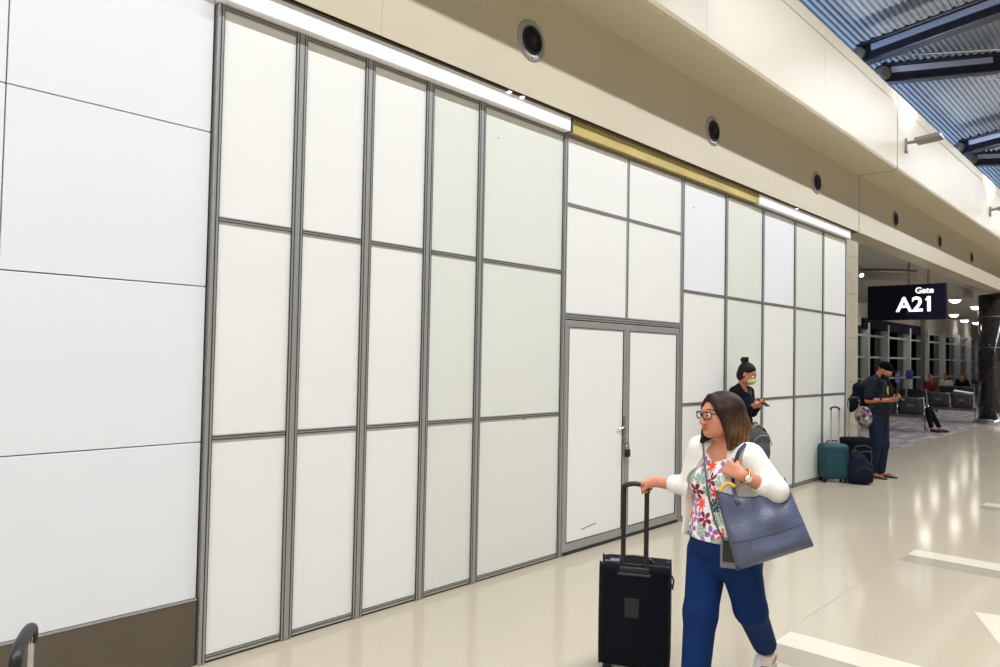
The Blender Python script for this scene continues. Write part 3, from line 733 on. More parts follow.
# navy backpack on the floor
t = thing('backpack', 'dark navy backpack slumped on the floor in front of the black suitcase', 'backpack', (.52, 10.95, 0), 40)
sculpt('body', [B_((0, 0, .16), (.17, .10, .15), .07), E_((-.02, 0, .30), (.12, .09, .16), (0, R(-20), 0), .05), E_((0, -.10, .14), (.13, .05, .11), None, .04), SUB(E_((.02, -.08, .44), (.2, .05, .05)), .02), CUT(lambda P: -P[:, 2]+.003)], .012, 'darknavy', t)
bm = bmesh.new(); tube(bm, [(-.08, .07, .42), (.02, .1, .46), (.12, .12, .3), (.13, .12, .12)], .01, 6, 4, flat=(.05, .012)); obj('shoulder_strap', bm, 'black', t)
bm = bmesh.new(); tube(bm, [(-.11, -.145, .2), (0, -.16, .25), (.11, -.145, .2)], .004, 6, 4); obj('zip', bm, 'black', t)

# ================================================================== PEOPLE
def HF(c, yaw, pitch, s=1):
    """head frame: returns point and rotation mapping into the person's frame"""
    rm = Matrix.Rotation(R(yaw), 3, 'Z') @ Matrix.Rotation(R(pitch), 3, 'X')
    f = lambda x, y, z: tuple(Vector(c)+rm @ Vector((x*s, y*s, z*s)))
    e = rm.to_euler(); rot = (e.x, e.y, e.z)
    return f, rot
def head_prims(c, yaw=0, pitch=0, s=1, ears=True, plump=0):
    f, rot = HF(c, yaw, pitch, s)
    e = lambda x, y, z, r, k=.012: E_(f(x, y, z), tuple(q*s for q in r), rot, k*s)
    P = [e(0, .015, .03, (.072, .092, .083)), e(0, -.022, -.025, (.058+plump, .066, .084), .03), e(0, -.062, -.085, (.026+plump, .022, .02), .03)]
    for q in (-1, 1): P += [e(q*.034, -.052, -.033, (.026+plump, .026, .026+plump), .02), e(q*.045, -.02, -.07, (.02+plump, .035, .022), .03)]
    P += [('+', .012*s, 'c', (f(-.03, -.077, .026), f(.03, -.077, .026), .012*s, .012*s))]
    for q in (-1, 1): P.append(SUB(e(q*.031, -.1, .006, (.017, .014, .011)), .01*s))
    P += [('+', .008*s, 'c', (f(0, -.086, .008), f(0, -.106, -.028), .0075*s, .0115*s))]
    for q in (-1, 1): P.append(e(q*.0115, -.095, -.034, (.008, .01, .0075), .006))
    P += [e(0, -.0855, -.0555, (.022, .0085, .0045), .004), e(0, -.0855, -.0645, (.02, .0085, .0055), .004)]
    if ears:
        for q in (-1, 1): P.append(e(q*.076, .006, -.005, (.008, .017, .03), .006))
    return P
def head_color(skin, c, yaw, pitch, s=1, lips=(170, 92, 84), brow=(70, 48, 38)):
    rm = np.array(Matrix.Rotation(R(yaw), 3, 'Z') @ Matrix.Rotation(R(pitch), 3, 'X'))
    def fn(P):
        q = (P-np.array(c))@rm/s; col = cols(len(P), skin)
        front = q[:, 1] < -.05
        m = front & (((q[:, 0]/.024)**2+((q[:, 2]+.060)/.0085)**2) < 1); col[m] = srgb(*lips)
        for sd in (-1, 1):
            m = front & (np.abs(q[:, 0]-sd*.032) < .017) & (np.abs(q[:, 2]-.030-.006*(1-np.abs(q[:, 0]-sd*.03)/.017)) < .0038); col[m] = srgb(*brow)
        m = front & (np.abs(np.abs(q[:, 0])-.036) < .02) & (np.abs(q[:, 2]+.033) < .02)
        col[m] = col[m]*np.array([1.06, .93, .92, 1])
        return col
    return fn
def eyes(t, c, yaw, pitch, s=1, iris=(70, 50, 36)):
    f, rot = HF(c, yaw, pitch, s)
    for q in (-1, 1):
        def fn(P, q=q):
            col = cols(len(P), (232, 226, 220)); d = np.linalg.norm(P-np.array(f(q*.031, -.0905, .005)), axis=1)
            col[d < .0062*s] = srgb(*iris); col[d < .0028*s] = srgb(10, 10, 10); return col
        sculpt('eye', [E_(f(q*.031, -.079, .006), (.0125*s,)*3)], .0025*s, 'paint', t, fn)
def hand_prims(wrist, dirv, nrm, thumb, curl=(35, 55, 40), s=1, spread=.0, tcurl=40, fc=None):
    """wrist point; dirv along the palm; nrm out of the palm side; thumb = unit vector towards the thumb side"""
    d = Vector(dirv).normalized(); n = Vector(nrm); n = (n-d*n.dot(d)).normalized(); t = d.cross(n); 
    if t.dot(Vector(thumb)) < 0: t = -t
    w = Vector(wrist); P = []
    def pt(a, b, c): return w+d*a*s+t*b*s+n*c*s
    for b in (-.026, -.009, .009, .026):
        P.append(('+', .012*s, 'c', (tuple(pt(.012, b*.7, 0)), tuple(pt(.082, b*1.05, 0)), .0135*s, .0125*s)))
    P.append(('+', .015*s, 'c', (tuple(pt(.012, .022, .006)), tuple(pt(.045, .034, .010)), .016*s, .014*s)))
    L = [(.042, .026, .02), (.047, .03, .022), (.043, .028, .021), (.033, .021, .018)]
    for i, b in enumerate((.030, .0105, -.0095, -.029)):
        p = pt(.086 if i in (1, 2) else .082, b, 0); a = 0
        cc = fc[i] if fc else curl
        dd = (d+t*(b*spread*10)).normalized()
        for j in range(3):
            a += R(cc[j]); v = dd*math.cos(a)+n*math.sin(a); q = p+v*L[i][j]*s
            P.append(('+', .003*s, 'c', (tuple(p), tuple(q), (.0092-.001*j)*s, (.0084-.001*j)*s))); p = q
    p = pt(.04, .036, .012); a = R(tcurl)
    v1 = (d*.6+t*.6+n*.35).normalized(); q = p+v1*.034*s; P.append(('+', .006*s, 'c', (tuple(p), tuple(q), .0115*s, .0098*s)))
    v2 = (d*.75+n*math.sin(a)-t*.25).normalized(); q2 = q+v2*.03*s; P.append(('+', .003*s, 'c', (tuple(q), tuple(q2), .0098*s, .008*s)))
    return P
def limb(a, b, c, r, k=.02): return [C_(a, b, r[0], r[1], k), C_(b, c, r[2], r[3], k)]
def mixp(a, b, t): return tuple(np.array(a)*(1-t)+np.array(b)*t)

# ---------------------------------------------------------------- walking woman
SK = (206, 138, 108)
wm = thing('person', 'walking woman in white cardigan, floral blouse and blue trousers pulling a suitcase', 'person', (2.24, 3.36, 0), -18)
hc = (0, -.035, 1.445); hy, hp = -10, 2
lsh, lel, lwr = (.155, .01, 1.255), (.262, .055, 1.115), (.205, -.10, 1.185)
rsh, rel, rwr = (-.165, .0, 1.262), (-.225, -.02, 1.06), (-.375, -.115, 1.062)
lhp, lkn, lan = (.085, .01, .76), (.09, .09, .51), (-.005, .33, .21)
rhp, rkn, ran = (-.085, 0, .76), (-.06, -.09, .47), (-.02, -.17, .08)
lh = hand_prims(lwr, (-.75, -.45, .42), (-.3, .6, -.2), (-.3, 0, .9), (70, 85, 60), .9, tcurl=60)
rh = hand_prims(rwr, (-.88, -.05, -.12), (.0, .35, -.9), (0, -.9, -.4), (62, 80, 55), .92, tcurl=60)
body = head_prims(hc, hy, hp, 1.0, True, .006)
body += [C_((0, .01, 1.39), (0, .015, 1.26), .052, .062, .03), E_((0, .02, 1.12), (.15, .10, .17), None, .05), E_((0, .015, .90), (.13, .09, .16), None, .04), E_((0, .02, .78), (.13, .09, .11), None, .03)]
body += [C_((-.13, .01, 1.25), (.13, .01, 1.25), .045, .045, .05)]
body += limb(lsh, lel, lwr, (.048, .042, .042, .027), .02)+limb(rsh, rel, rwr, (.048, .042, .042, .027), .02)
body += limb(lhp, lkn, lan, (.08, .055, .05, .036), .03)+limb(rhp, rkn, ran, (.085, .055, .05, .036), .03)
body += [C_(lan, (-.015, .24, .07), .034, .026), C_(ran, (-.02, -.30, .04), .034, .026)]
body += lh+rh
sculpt('body', body, .0038, 'skin', wm, head_color(SK, hc, hy, hp, 1, (176, 96, 88), (92, 64, 50)))
eyes(wm, hc, hy, hp)
f, hr = HF(hc, hy, hp)
# hair
def hair_col(P):
    t = np.clip((1.49-P[:, 2])/.18, 0, 1); side = np.clip((P[:, 0]*.8+P[:, 1]*.9+.02)/.14, 0, 1)
    str_ = .5+.5*np.sin(P[:, 0]*160+P[:, 1]*210+np.sin(P[:, 2]*30)*2)
    a = np.array(srgb(44, 27, 22)); b = np.array(srgb(140, 94, 52)); w = np.clip(t*side*1.1*(.45+.55*str_), 0, 1)[:, None]
    return a*(1-w)+b*w
hair = [E_(f(0, .02, .036), (.088, .103, .084), hr, .0), E_(f(0, .05, -.03), (.094, .085, .115), hr, .04)]
hair += [C_(f(.074, .002, .03), f(.098, .004, -.09), .026, .034, .03), C_(f(.098, .004, -.09), f(.100, -.018, -.145), .032, .016, .03),
         C_(f(-.070, -.010, .03), f(-.080, -.01, -.09), .022, .03, .03), C_(f(-.08, -.01, -.09), f(-.085, -.045, -.135), .03, .014, .03),
         C_(f(.05, .07, -.05), f(.09, .06, -.145), .05, .034, .04), C_(f(-.05, .07, -.05), f(-.06, .06, -.14), .05, .03, .04), C_(f(.03, .09, -.06), f(.03, .085, -.15), .045, .03, .04),
         C_(f(.02, -.055, .088), f(.066, -.045, .03), .016, .015, .02), C_(f(.0, -.055, .09), f(-.058, -.055, .03), .016, .013, .02), C_(f(.066, -.045, .03), f(.086, -.018, -.06), .014, .018, .02)]
hair += [SUB(E_(f(0, -.088, -.035), (.062, .070, .108), hr), .012), SUB(C_((0, -.06, 1.34), (0, -.09, 1.22), .07, .09), .01)]
sculpt('hair', hair, .0045, 'hairm', wm, hair_col)
# glasses
g = bmesh.new()
for q in (-1, 1):
    cx = q*.033; pts = [f(cx+.027*math.copysign(abs(math.cos(a))**.7, math.cos(a)), -.103+.012*abs(cx+.027*math.cos(a))/.06, .004+.018*math.copysign(abs(math.sin(a))**.7, math.sin(a))) for a in np.linspace(0, 2*math.pi, 17)]
    tube(g, pts, .0031, 6)
    tube(g, [f(q*.060, -.092, .012), f(q*.074, -.05, .012), f(q*.08, .0, .01)], .0028, 6)
tube(g, [f(-.008, -.105, .008), f(.008, -.105, .008)], .0028, 6)
gl = obj('glasses', g, 'frame', wm, True)
# blouse with leaf print
TOR = [E_((-.005, .02, 1.12), (.160, .112, .165), None, .0), E_((-.022, .01, .93), (.166, .130, .17), None, .07), E_((-.026, .01, .82), (.182, .142, .11), None, .07), C_((-.12, .012, 1.245), (.12, .012, 1.245), .048, .048, .05)]
BUST = [E_((.058, -.075, 1.105), (.066, .055, .065), None, .03), E_((-.076, -.075, 1.105), (.066, .055, .065), None, .03)]
def leaf_print(P):
    rs = np.random.RandomState(11); col = cols(len(P), (240, 236, 232))
    u = P[:, 0]*.75+np.arctan2(P[:, 0], -(P[:, 1]-.05))*.05; v = P[:, 2]
    pal = [(238, 88, 70), (150, 104, 166), (18, 82, 84), (138, 20, 66), (150, 170, 154), (238, 88, 70), (166, 124, 176)]
    seq = [0, 4, 2, 1, 3, 4, 0, 6, 3, 2, 5, 4]
    for i in range(-6, 7):
        for j in range(9):
            cu_ = i*.070+(j % 2)*.035+rs.uniform(-.008, .008); cv = .70+j*.062+rs.uniform(-.006, .006)
            kind = seq[rs.randint(12)]; a0 = rs.uniform(0, 6.28); Rr = .043
            x = u-cu_; y = v-cv; r = np.hypot(x, y); th = np.arctan2(y, x)-a0
            if kind in (0, 5): m = r < Rr*1.08*(.32+.70*np.abs(np.cos(th*4)))*(.75+.25*np.cos(th))
            elif kind in (2, 4): m = (r < Rr*(.78+.16*np.cos(th))) & ~((np.abs(np.sin(th*4.5)) < .24) & (r > Rr*.36)) & ~(np.abs(np.sin(th)*r) < .0012)
            elif kind == 3: m = (r < Rr*np.abs(np.cos(th*2.5+.3))**.6*.95) & (r > .004)
            else: m = (r < Rr*.9*np.abs(np.cos(th*2))**.7) & (r > .007)
            col[m] = srgb(*pal[kind])
    return col
fr = lambda P: P
neckcut = [SUB(E_((0, -.11, 1.30), (.075, .12, .085)), .012)]
blouse = TOR+BUST+[CUT(lambda P: (.84-P[:, 2]))]+neckcut
sculpt('blouse', blouse, .0036, 'paint', wm, leaf_print)
# cardigan: open front shell with sleeves
def infl(pr, e):
    out = []
    for op, k, kind, a in pr:
        if kind == 'c': out.append((op, k, kind, (a[0], a[1], a[2]+e, a[3]+e)))
        elif kind == 'e': out.append((op, k, kind, (a[0], tuple(x+e for x in a[1]), a[2])))
        else: out.append((op, k, kind, a))
    return out
def opening(P):
    z = P[:, 2]; w = np.interp(z, [.6, .85, 1.0, 1.12, 1.22, 1.30, 1.34], [.15, .15, .148, .125, .085, .06, .05])
    cx = np.interp(z, [.7, 1.0, 1.25], [-.03, -.028, 0])
    return np.maximum(np.abs(P[:, 0]-cx)-w, P[:, 1]+.0)
card = infl(TOR+BUST, .016)+[C_(lsh, lel, .066, .058, .05), C_(lel, mixp(lel, lwr, .30), .058, .054, .02), C_(rsh, rel, .064, .054, .05), C_(rel, mixp(rel, rwr, .42), .056, .048, .02)]
card += [C_((.1, -.11, 1.0), (.13, -.10, .83), .02, .022, .03), C_((-.165, -.07, 1.05), (-.19, -.055, .80), .026, .030, .03)]
card += [('-', 0.0, 'f', (opening,)), SUB(E_((0, -.08, 1.34), (.075, .12, .085)), .0), CUT(lambda P: np.where(np.abs(P[:, 0]) < .35, 
    .825-P[:, 2], -1))]
sculpt('cardigan', card, .0042, 'knit', wm)
# collar band of the cardigan
# trousers
tr = [E_((-.022, .010, .82), (.172, .136, .14), None, 0), E_((.06, .075, .745), (.10, .075, .10), None, .05), E_((-.06, .075, .745), (.10, .075, .10), None, .05)]
tr += [C_((.088, .015, .75), lkn, .100, .078, .01), C_(lkn, mixp(lkn, lan, .72), .074, .060, .03), C_((-.105, .0, .75), rkn, .104, .080, .01), C_(rkn, mixp(rkn, ran, .72), .080, .068, .03)]
tr += [E_((-.01, .01, .71), (.10, .10, .075), None, .02), CUT(lambda P: P[:, 2]-.90)]
for (a, b, c) in ((lkn, .03, .8), (rkn, .03, .6)):
    pass
sculpt('trousers', tr, .0045, 'navy', wm)
def sneaker(t, ankle, toe, up=(0, 0, 1), nm='sneaker'):
    a = np.array(ankle, float); d = np.array(toe, float)-a; L_ = np.linalg.norm(d); d = d/L_; u = np.array(up, float); u = u-d*(u@d); u /= np.linalg.norm(u)
    q = lambda x, z: tuple(a+d*x+u*z)
    P = [C_(q(-.035, -.02), q(.06, -.025), .038, .036, .02), C_(q(.06, -.028), q(.155, -.045), .040, .030, .03), C_(q(-.02, .02), q(.01, .0), .036, .036, .02)]
    s_ = sculpt(nm, P, .006, 'shoe', t)
    sculpt('sole', [C_(q(-.045, -.055), q(.07, -.062), .026, .026, .01), C_(q(.07, -.062), q(.165, -.062), .028, .022, .01)], .006, 'white', s_)
    g = bmesh.new(); s2 = np.cross(d, u)
    for x in (.045, .065, .085): tube(g, [tuple(np.array(q(x, .012-.2*(x-.03)))+s2*k_*.02) for k_ in (-1, 1)], .003, 6)
    obj('laces', g, 'shoeg', s_)
sneaker(wm, (-.025, .30, .165), (-.05, .155, .0), (0, -.6, .8)); sneaker(wm, (-.02, -.17, .085), (-.03, -.37, .065))
for c0, c1 in ((mixp(lkn, lan, .93), (-.02, .305, .16)), (ran, (-.02, -.17, .09))):
    sculpt('sock', [C_(c0, c1, .04, .04)], .006, 'shoe', wm)
# watch, ring
wd = (Vector(lwr)-Vector(lel)).normalized(); g = bmesh.new(); c0 = Vector(lel).lerp(Vector(lwr), .90)
a1 = wd.orthogonal().normalized(); a2 = wd.cross(a1)
tube(g, [tuple(c0+(a1*math.cos(q)+a2*math.sin(q))*.034) for q in np.linspace(0, 2*math.pi, 25)], .006, 8); 
wt = obj('wristwatch', g, 'gold2', wm, True)
toc = (Vector((1.66, -3.36, .5))); fc_ = (a1*1).normalized()
camdir = (Vector((.84, -.54, .0))); camdir = (camdir-wd*camdir.dot(wd)).normalized()
g = bmesh.new(); lathe(g, [(.0145, -.004), (.0145, .004), (.011, .006)], (0, 0, 0), (0, 0, 0), 20); bmesh.ops.transform(g, matrix=Matrix.Translation(c0+camdir*.038) @ camdir.to_track_quat('Z', 'Y').to_matrix().to_4x4(), verts=g.verts)
obj('watch_face', g, 'white', wt)

# ---------------------------------------------------------------- tote bag
W2 = lambda q: tuple(wm_mat @ Vector(q))
wm_mat = Matrix.Translation((2.24, 3.36, 0)) @ Matrix.Rotation(R(-18), 4, 'Z')
def px(x, y, d):            # a measured image point at a known distance, as a point in the hall
    v = cf*1.0+cr*((x-500)/721.04)-cu*((y-333.5)/721.04); return Vector((CAMX, 0, CAMH))+v*d
tt = thing('tote_bag', 'large slate blue leather tote hanging from the walking woman\'s shoulder', 'bag', tuple(px(770, 540, 3.2)))
tb = Matrix.Translation(-tt.location)
c4 = [px(715, 491, 3.31), px(785, 478, 3.38), px(814, 546, 3.25), px(737, 571, 3.20)]     # TL TR BR BL
nb_ = (c4[1]-c4[0]).cross(c4[3]-c4[0]).normalized()
if nb_.dot(Vector((CAMX, 0, CAMH))-c4[0]) < 0: nb_ = -nb_
bm = bmesh.new(); GU, GV = 20, 20; faces = []
def bagpt(u, v, side):
    p = c4[0].lerp(c4[1], u).lerp(c4[3].lerp(c4[2], u), v)
    sag = .06*math.sin(math.pi*u)*(1-v)**2
    p = p+(c4[3]-c4[0]).normalized()*sag
    e = (math.sin(math.pi*u)**.5)*(1-(2*v-1)**8 if v > .5 else 1)
    th = (.012+.035*min(1, v*1.6))*e
    fold = .012*math.sin(u*21+v*4)*math.exp(-v*3.5)+.007*math.sin(u*7-v*9+1)+.006*math.sin(u*3+v*13)
    return p+nb_*(side*th+(fold*e if side > 0 else 0))-tt.location
for side in (1, -1):
    V = [[bm.verts.new(bagpt(i/GU, j/GV, side)) for j in range(GV+1)] for i in range(GU+1)]
    for i in range(GU):
        for j in range(GV): bm.faces.new((V[i][j], V[i+1][j], V[i+1][j+1], V[i][j+1]))
bmesh.ops.remove_doubles(bm, verts=bm.verts, dist=.0012)
be = [e for e in bm.edges if e.is_boundary]
try: bmesh.ops.bridge_loops(bm, edges=be)
except Exception: pass
bo = obj('body', bm, 'leather', tt, True)
g = bmesh.new(); tube(g, [bagpt(u, .67, 1)+nb_*.0005 for u in np.linspace(0.01, .99, 20)], .0016, 6); obj('seam', g, 'leatherd', bo)
g = bmesh.new(); tube(g, [bagpt(u, 0, 1) for u in np.linspace(0.0, 1, 16)], .0028, 6); obj('rim', g, 'leatherd', bo)
g = bmesh.new(); shl = px(740, 449, 3.42)-tt.location
tube(g, [bagpt(.235, .13, 1)+nb_*.004, bagpt(.225, .05, 1)+nb_*.004, px(733, 482, 3.37)-tt.location, px(735, 466, 3.375)-tt.location, px(739, 452, 3.37)-tt.location, px(746, 444, 3.42)-tt.location], .01, 6, 5, flat=(.018, .005), up=nb_); obj('strap', g, 'leatherd', tt)
g = bmesh.new(); tube(g, [bagpt(.9, .1, -1), bagpt(.93, -.02, -1), px(779, 476, 3.44)-tt.location, px(766, 466, 3.50)-tt.location, px(752, 452, 3.50)-tt.location], .01, 6, 5, flat=(.024, .005), up=nb_); obj('strap', g, 'leatherd', tt)
g = bmesh.new(); tube(g, [px(720, 492, 3.30)-tt.location, px(723, 486, 3.31)-tt.location, px(729, 483.5, 3.31)-tt.location, px(735, 487, 3.30)-tt.location], .008, 8, 4); obj('inner_pouch_loop', g, 'mustard', tt, True)
# crossbody pouch
pt_ = thing('phone_pouch', 'small grey crossbody pouch on a thin strap at the woman\'s hip', 'bag', tuple(px(729, 553, 3.36)))
o_ = pt_.location; g = bmesh.new(); box(g, (0, 0, 0), (.078, .022, .14), .006, (0, 0, R(25)), 2); pb = obj('pouch', g, 'greycase', pt_)
g = bmesh.new(); box(g, (.006, -.014, .01), (.055, .006, .095), .003, (0, 0, R(25))); obj('phone_window', g, 'glassd', pt_)
g = bmesh.new(); tube(g, [px(703, 444, 3.50)-o_, px(704.5, 462, 3.425)-o_, px(706.5, 480, 3.37)-o_, px(709, 498, 3.36)-o_, px(716, 524, 3.36)-o_, px(727, 546, 3.36)-o_], .004, 6, 5, flat=(.009, .003), up=nb_); obj('strap', g, 'strap', pt_)

# ---------------------------------------------------------------- masked woman with phone
w2 = thing('person', 'woman with hair bun, yellow mask and black top looking down at a phone', 'person', (.21, 7.86, .004), 82)
w2.scale = (1.02, 1.02, 1.02)
SK2 = (178, 116, 88); hc2 = (0, -.075, 1.525); y2, p2 = 8, 24
ls, le, lw = (.135, .0, 1.325), (.19, -.02, 1.09), (.06, -.17, 1.175)
rs_, re_, rw = (-.135, .0, 1.325), (-.18, -.04, 1.085), (-.06, -.17, 1.17)
b2 = head_prims(hc2, y2, p2, .98)+[C_((0, -.02, 1.46), (0, .01, 1.34), .045, .052, .03), E_((0, .01, 1.2), (.14, .095, .17), None, .05), E_((0, .0, .98), (.13, .095, .15), None, .06), E_((0, .01, .86), (.15, .11, .1), None, .06)]
b2 += limb(ls, le, lw, (.036, .034, .034, .024))+limb(rs_, re_, rw, (.036, .034, .034, .024))
b2 += limb((.08, 0, .84), (.085, -.02, .46), (.085, .03, .09), (.08, .052, .05, .034))+limb((-.08, 0, .84), (-.085, -.02, .46), (-.085, .03, .09), (.08, .052, .05, .034))
b2 += hand_prims(lw, (-.25, -.85, .25), (-.6, .1, .8), (-.1, .2, 1), (35, 50, 30), .9)+hand_prims(rw, (.25, -.85, .25), (.6, .1, .8), (.1, .2, 1), (35, 50, 30), .9)
sculpt('body', b2, .0065, 'skin', w2, head_color(SK2, hc2, y2, p2, .98)); eyes(w2, hc2, y2, p2, .98)
f2, r2 = HF(hc2, y2, p2, .98)
sculpt('hair', [E_(f2(0, .026, .045), (.080, .096, .082), r2, 0), E_(f2(0, .05, -.02), (.078, .07, .09), r2, .03), C_(f2(-.06, .02, .0), f2(-.07, .01, -.05), .018, .01, .02), C_(f2(.06, .02, .0), f2(.07, .01, -.05), .018, .01, .02), E_(f2(0, .10, .125), (.042, .045, .038), r2, .015), C_(f2(.0, .085, .14), f2(-.035, .06, .17), .018, .014, .02), C_(f2(0, .08, .09), f2(0, .1, .12), .025, .02, .01),
       SUB(E_(f2(0, -.085, -.03), (.058, .07, .10), r2), .012)], .0065, 'hairm', w2, (26, 20, 18))
sculpt('face_mask', [E_(f2(0, -.062, -.055), (.060, .052, .046), r2, 0), E_(f2(0, -.095, -.035), (.02, .02, .022), r2, .02), SUB(E_(f2(0, .06, -.04), (.09, .09, .09), r2), 0)], .006, 'mask', w2)
g = bmesh.new()
for q in (-1, 1): tube(g, [f2(q*.05, -.06, -.04), f2(q*.072, -.01, -.01), f2(q*.078, .01, .02)], .0025, 6, 3)
obj('mask_loop', g, 'white', w2)
sculpt('sweater', [E_((0, .01, 1.2), (.158, .112, .18), None, 0), E_((.0, -.02, 1.18), (.13, .11, .09), None, .04), E_((0, .0, .98), (.148, .112, .15), None, .06), E_((0, .01, .86), (.16, .12, .08), None, .06), C_((-.10, .005, 1.325), (.10, .005, 1.325), .045, .045, .06), C_((-.03, .01, 1.385), (-.13, .0, 1.33), .035, .035, .05), C_((.03, .01, 1.385), (.13, .0, 1.33), .035, .035, .05)]
       + [C_((.145, 0, 1.325), le, .050, .048, .05), C_(le, mixp(le, lw, .86), .05, .038, .02), C_((-.145, 0, 1.325), re_, .050, .048, .05), C_(re_, mixp(re_, rw, .86), .05, .038, .02), SUB(E_((0, -.08, 1.40), (.06, .10, .085)), 0)], .0065, 'cloth_d', w2)
sculpt('leggings', [E_((0, .01, .84), (.158, .118, .1), None, 0), C_((.08, 0, .82), (.085, -.02, .46), .092, .062, .03), C_((.085, -.02, .46), (.085, .03, .1), .06, .044), C_((-.08, 0, .82), (-.085, -.02, .46), .092, .062, .03), C_((-.085, -.02, .46), (-.085, .03, .1), .06, .044)], .01, 'cloth_d', w2)
for q in (-1, 1): sculpt('shoe', [C_((q*.085, .06, .04), (q*.095, -.12, .036), .038, .034), CUT(lambda P: .003-P[:, 2])], .008, 'black', w2)
obj('necklace', tube(bmesh.new(), [(-.045, -.075, 1.39), (-.02, -.105, 1.33), (0, -.115, 1.30), (.02, -.105, 1.33), (.045, -.075, 1.39)], .002, 6, 4), 'chrome', w2)
m2 = Matrix.Translation((.21, 7.86, .004)) @ Matrix.Rotation(R(82), 4, 'Z') @ Matrix.Scale(1.02, 4)
def phone(loc, rot, lab):
    t = thing('phone', lab, 'phone', loc); t.rotation_euler = rot
    obj('case', box(bmesh.new(), (0, 0, 0), (.075, .15, .009), .004, seg=2), 'black', t); obj('screen', box(bmesh.new(), (0, 0, .005), (.068, .14, .002)), 'glassd', t)
phone(tuple(m2 @ Vector((0, -.262, 1.222))), (R(32), 0, R(82)), 'dark phone held by the woman with the yellow mask')
# her bags
t = thing('suitcase', 'small black case standing under the charcoal backpack', 'suitcase', (.50, 7.60, 0), 46)
rounded_case('body', .34, .22, .55, .05, 'blackcloth', t, .01, .012); wheels(t, .34, .22)
t = thing('backpack', 'charcoal backpack beside the masked woman, partly behind the cardigan sleeve', 'backpack', (.50, 7.60, .605), 60)
sculpt('body', [B_((0, 0, .17), (.145, .09, .17), .07), E_((-.03, -.01, .28), (.11, .085, .14), None, .04), E_((0, -.09, .13), (.11, .045, .10), None, .03)], .009, 'charcoal', t)
bm = bmesh.new(); tube(bm, [(.06, .03, .37), (.12, .03, .36), (.17, .02, .24), (.165, 0, .12)], .012, 8, 4, flat=(.04, .012)); tube(bm, [(-.05, 0, .40), (-.01, 0, .44), (.04, 0, .39)], .009, 8, 3); obj('strap', bm, 'black', t)
bm = bmesh.new(); tube(bm, [(-.12, -.1, .2), (-.06, -.125, .30), (.06, -.125, .30), (.13, -.1, .2)], .005, 6, 4); tube(bm, [(-.09, -.05, .38), (-.02, -.06, .42), (.05, -.04, .38)], .008, 6, 3); obj('zip', bm, 'steel', t, True)

# ---------------------------------------------------------------- man with phone
mn = thing('person', 'man in dark cap, navy shirt and jeans looking at a phone beside the pier', 'person', (.52, 11.78, 0), 82)
SK3 = (158, 100, 72); hc3 = (0, -.10, 1.60); y3, p3 = 0, 26
ls, le, lw = (.18, .0, 1.44), (.21, .06, 1.16), (.10, -.18, 1.165)
rs_, re_, rw = (-.18, .0, 1.44), (-.22, .05, 1.15), (-.06, -.20, 1.165)
b3 = head_prims(hc3, y3, p3, 1.03)+[C_((0, -.03, 1.55), (0, .01, 1.43), .058, .066, .03), E_((0, .01, 1.28), (.17, .115, .19), None, .05), E_((0, -.02, 1.05), (.155, .13, .17), None, .06), E_((0, .01, .9), (.155, .12, .11), None, .06)]
b3 += limb(ls, le, lw, (.055, .046, .044, .03))+limb(rs_, re_, rw, (.055, .046, .044, .03))
b3 += limb((.09, 0, .9), (.10, -.03, .49), (.12, .02, .08), (.09, .06, .055, .038))+limb((-.09, 0, .9), (-.10, -.02, .49), (-.11, .05, .08), (.09, .06, .055, .038))
for q, yy in ((.12, .02), (-.11, .05)): b3 += [C_((q, yy+.03, .045), (q*1.1, yy-.16, .03), .034, .024, .02)]
b3 += hand_prims(lw, (-.3, -.8, .2), (-.6, .1, .8), (-.1, .2, 1), (35, 50, 30))+hand_prims(rw, (.3, -.8, .2), (.6, .1, .8), (.1, .2, 1), (35, 50, 30))
hcf = head_color(SK3, hc3, y3, p3, 1.03)
rm3 = np.array(Matrix.Rotation(R(y3), 3, 'Z') @ Matrix.Rotation(R(p3), 3, 'X'))
def mancol(P):
    c = hcf(P); q = (P-np.array(hc3))@rm3/1.03
    m = (q[:, 2] < -.045) & (q[:, 2] > -.13) & (q[:, 1] < .0) & ~(((q[:, 0]/.02)**2+((q[:, 2]+.06)/.006)**2) < 1); c[m] = srgb(22, 17, 15); return c
sculpt('body', b3, .0075, 'skin', mn, mancol); eyes(mn, hc3, y3, p3, 1.03)
f3, r3 = HF(hc3, y3, p3, 1.03)
sculpt('cap', [E_(f3(0, .015, .052), (.085, .102, .080), r3, 0), E_(f3(0, -.105, .045), (.062, .065, .012), r3, .012), SUB(E_(f3(0, -.02, -.06), (.085, .13, .085), r3), .01)], .0075, 'capblk', mn)
sculpt('beard', [E_(f3(0, -.045, -.085), (.058, .052, .045), r3, 0), SUB(E_(f3(0, -.085, -.03), (.05, .05, .045), r3), .01)], .0075, 'hairm', mn, (20, 16, 14))
def shirtcol(P):
    c = cols(len(P), (13, 18, 36)); d = np.hypot(P[:, 0]-.06, (P[:, 2]-1.30))
    m = (P[:, 1] < -.05) & (d < .062) & (d > .028); c[m] = srgb(206, 184, 60); m = (P[:, 1] < -.05) & (d < .02); c[m] = srgb(206, 184, 60); return c
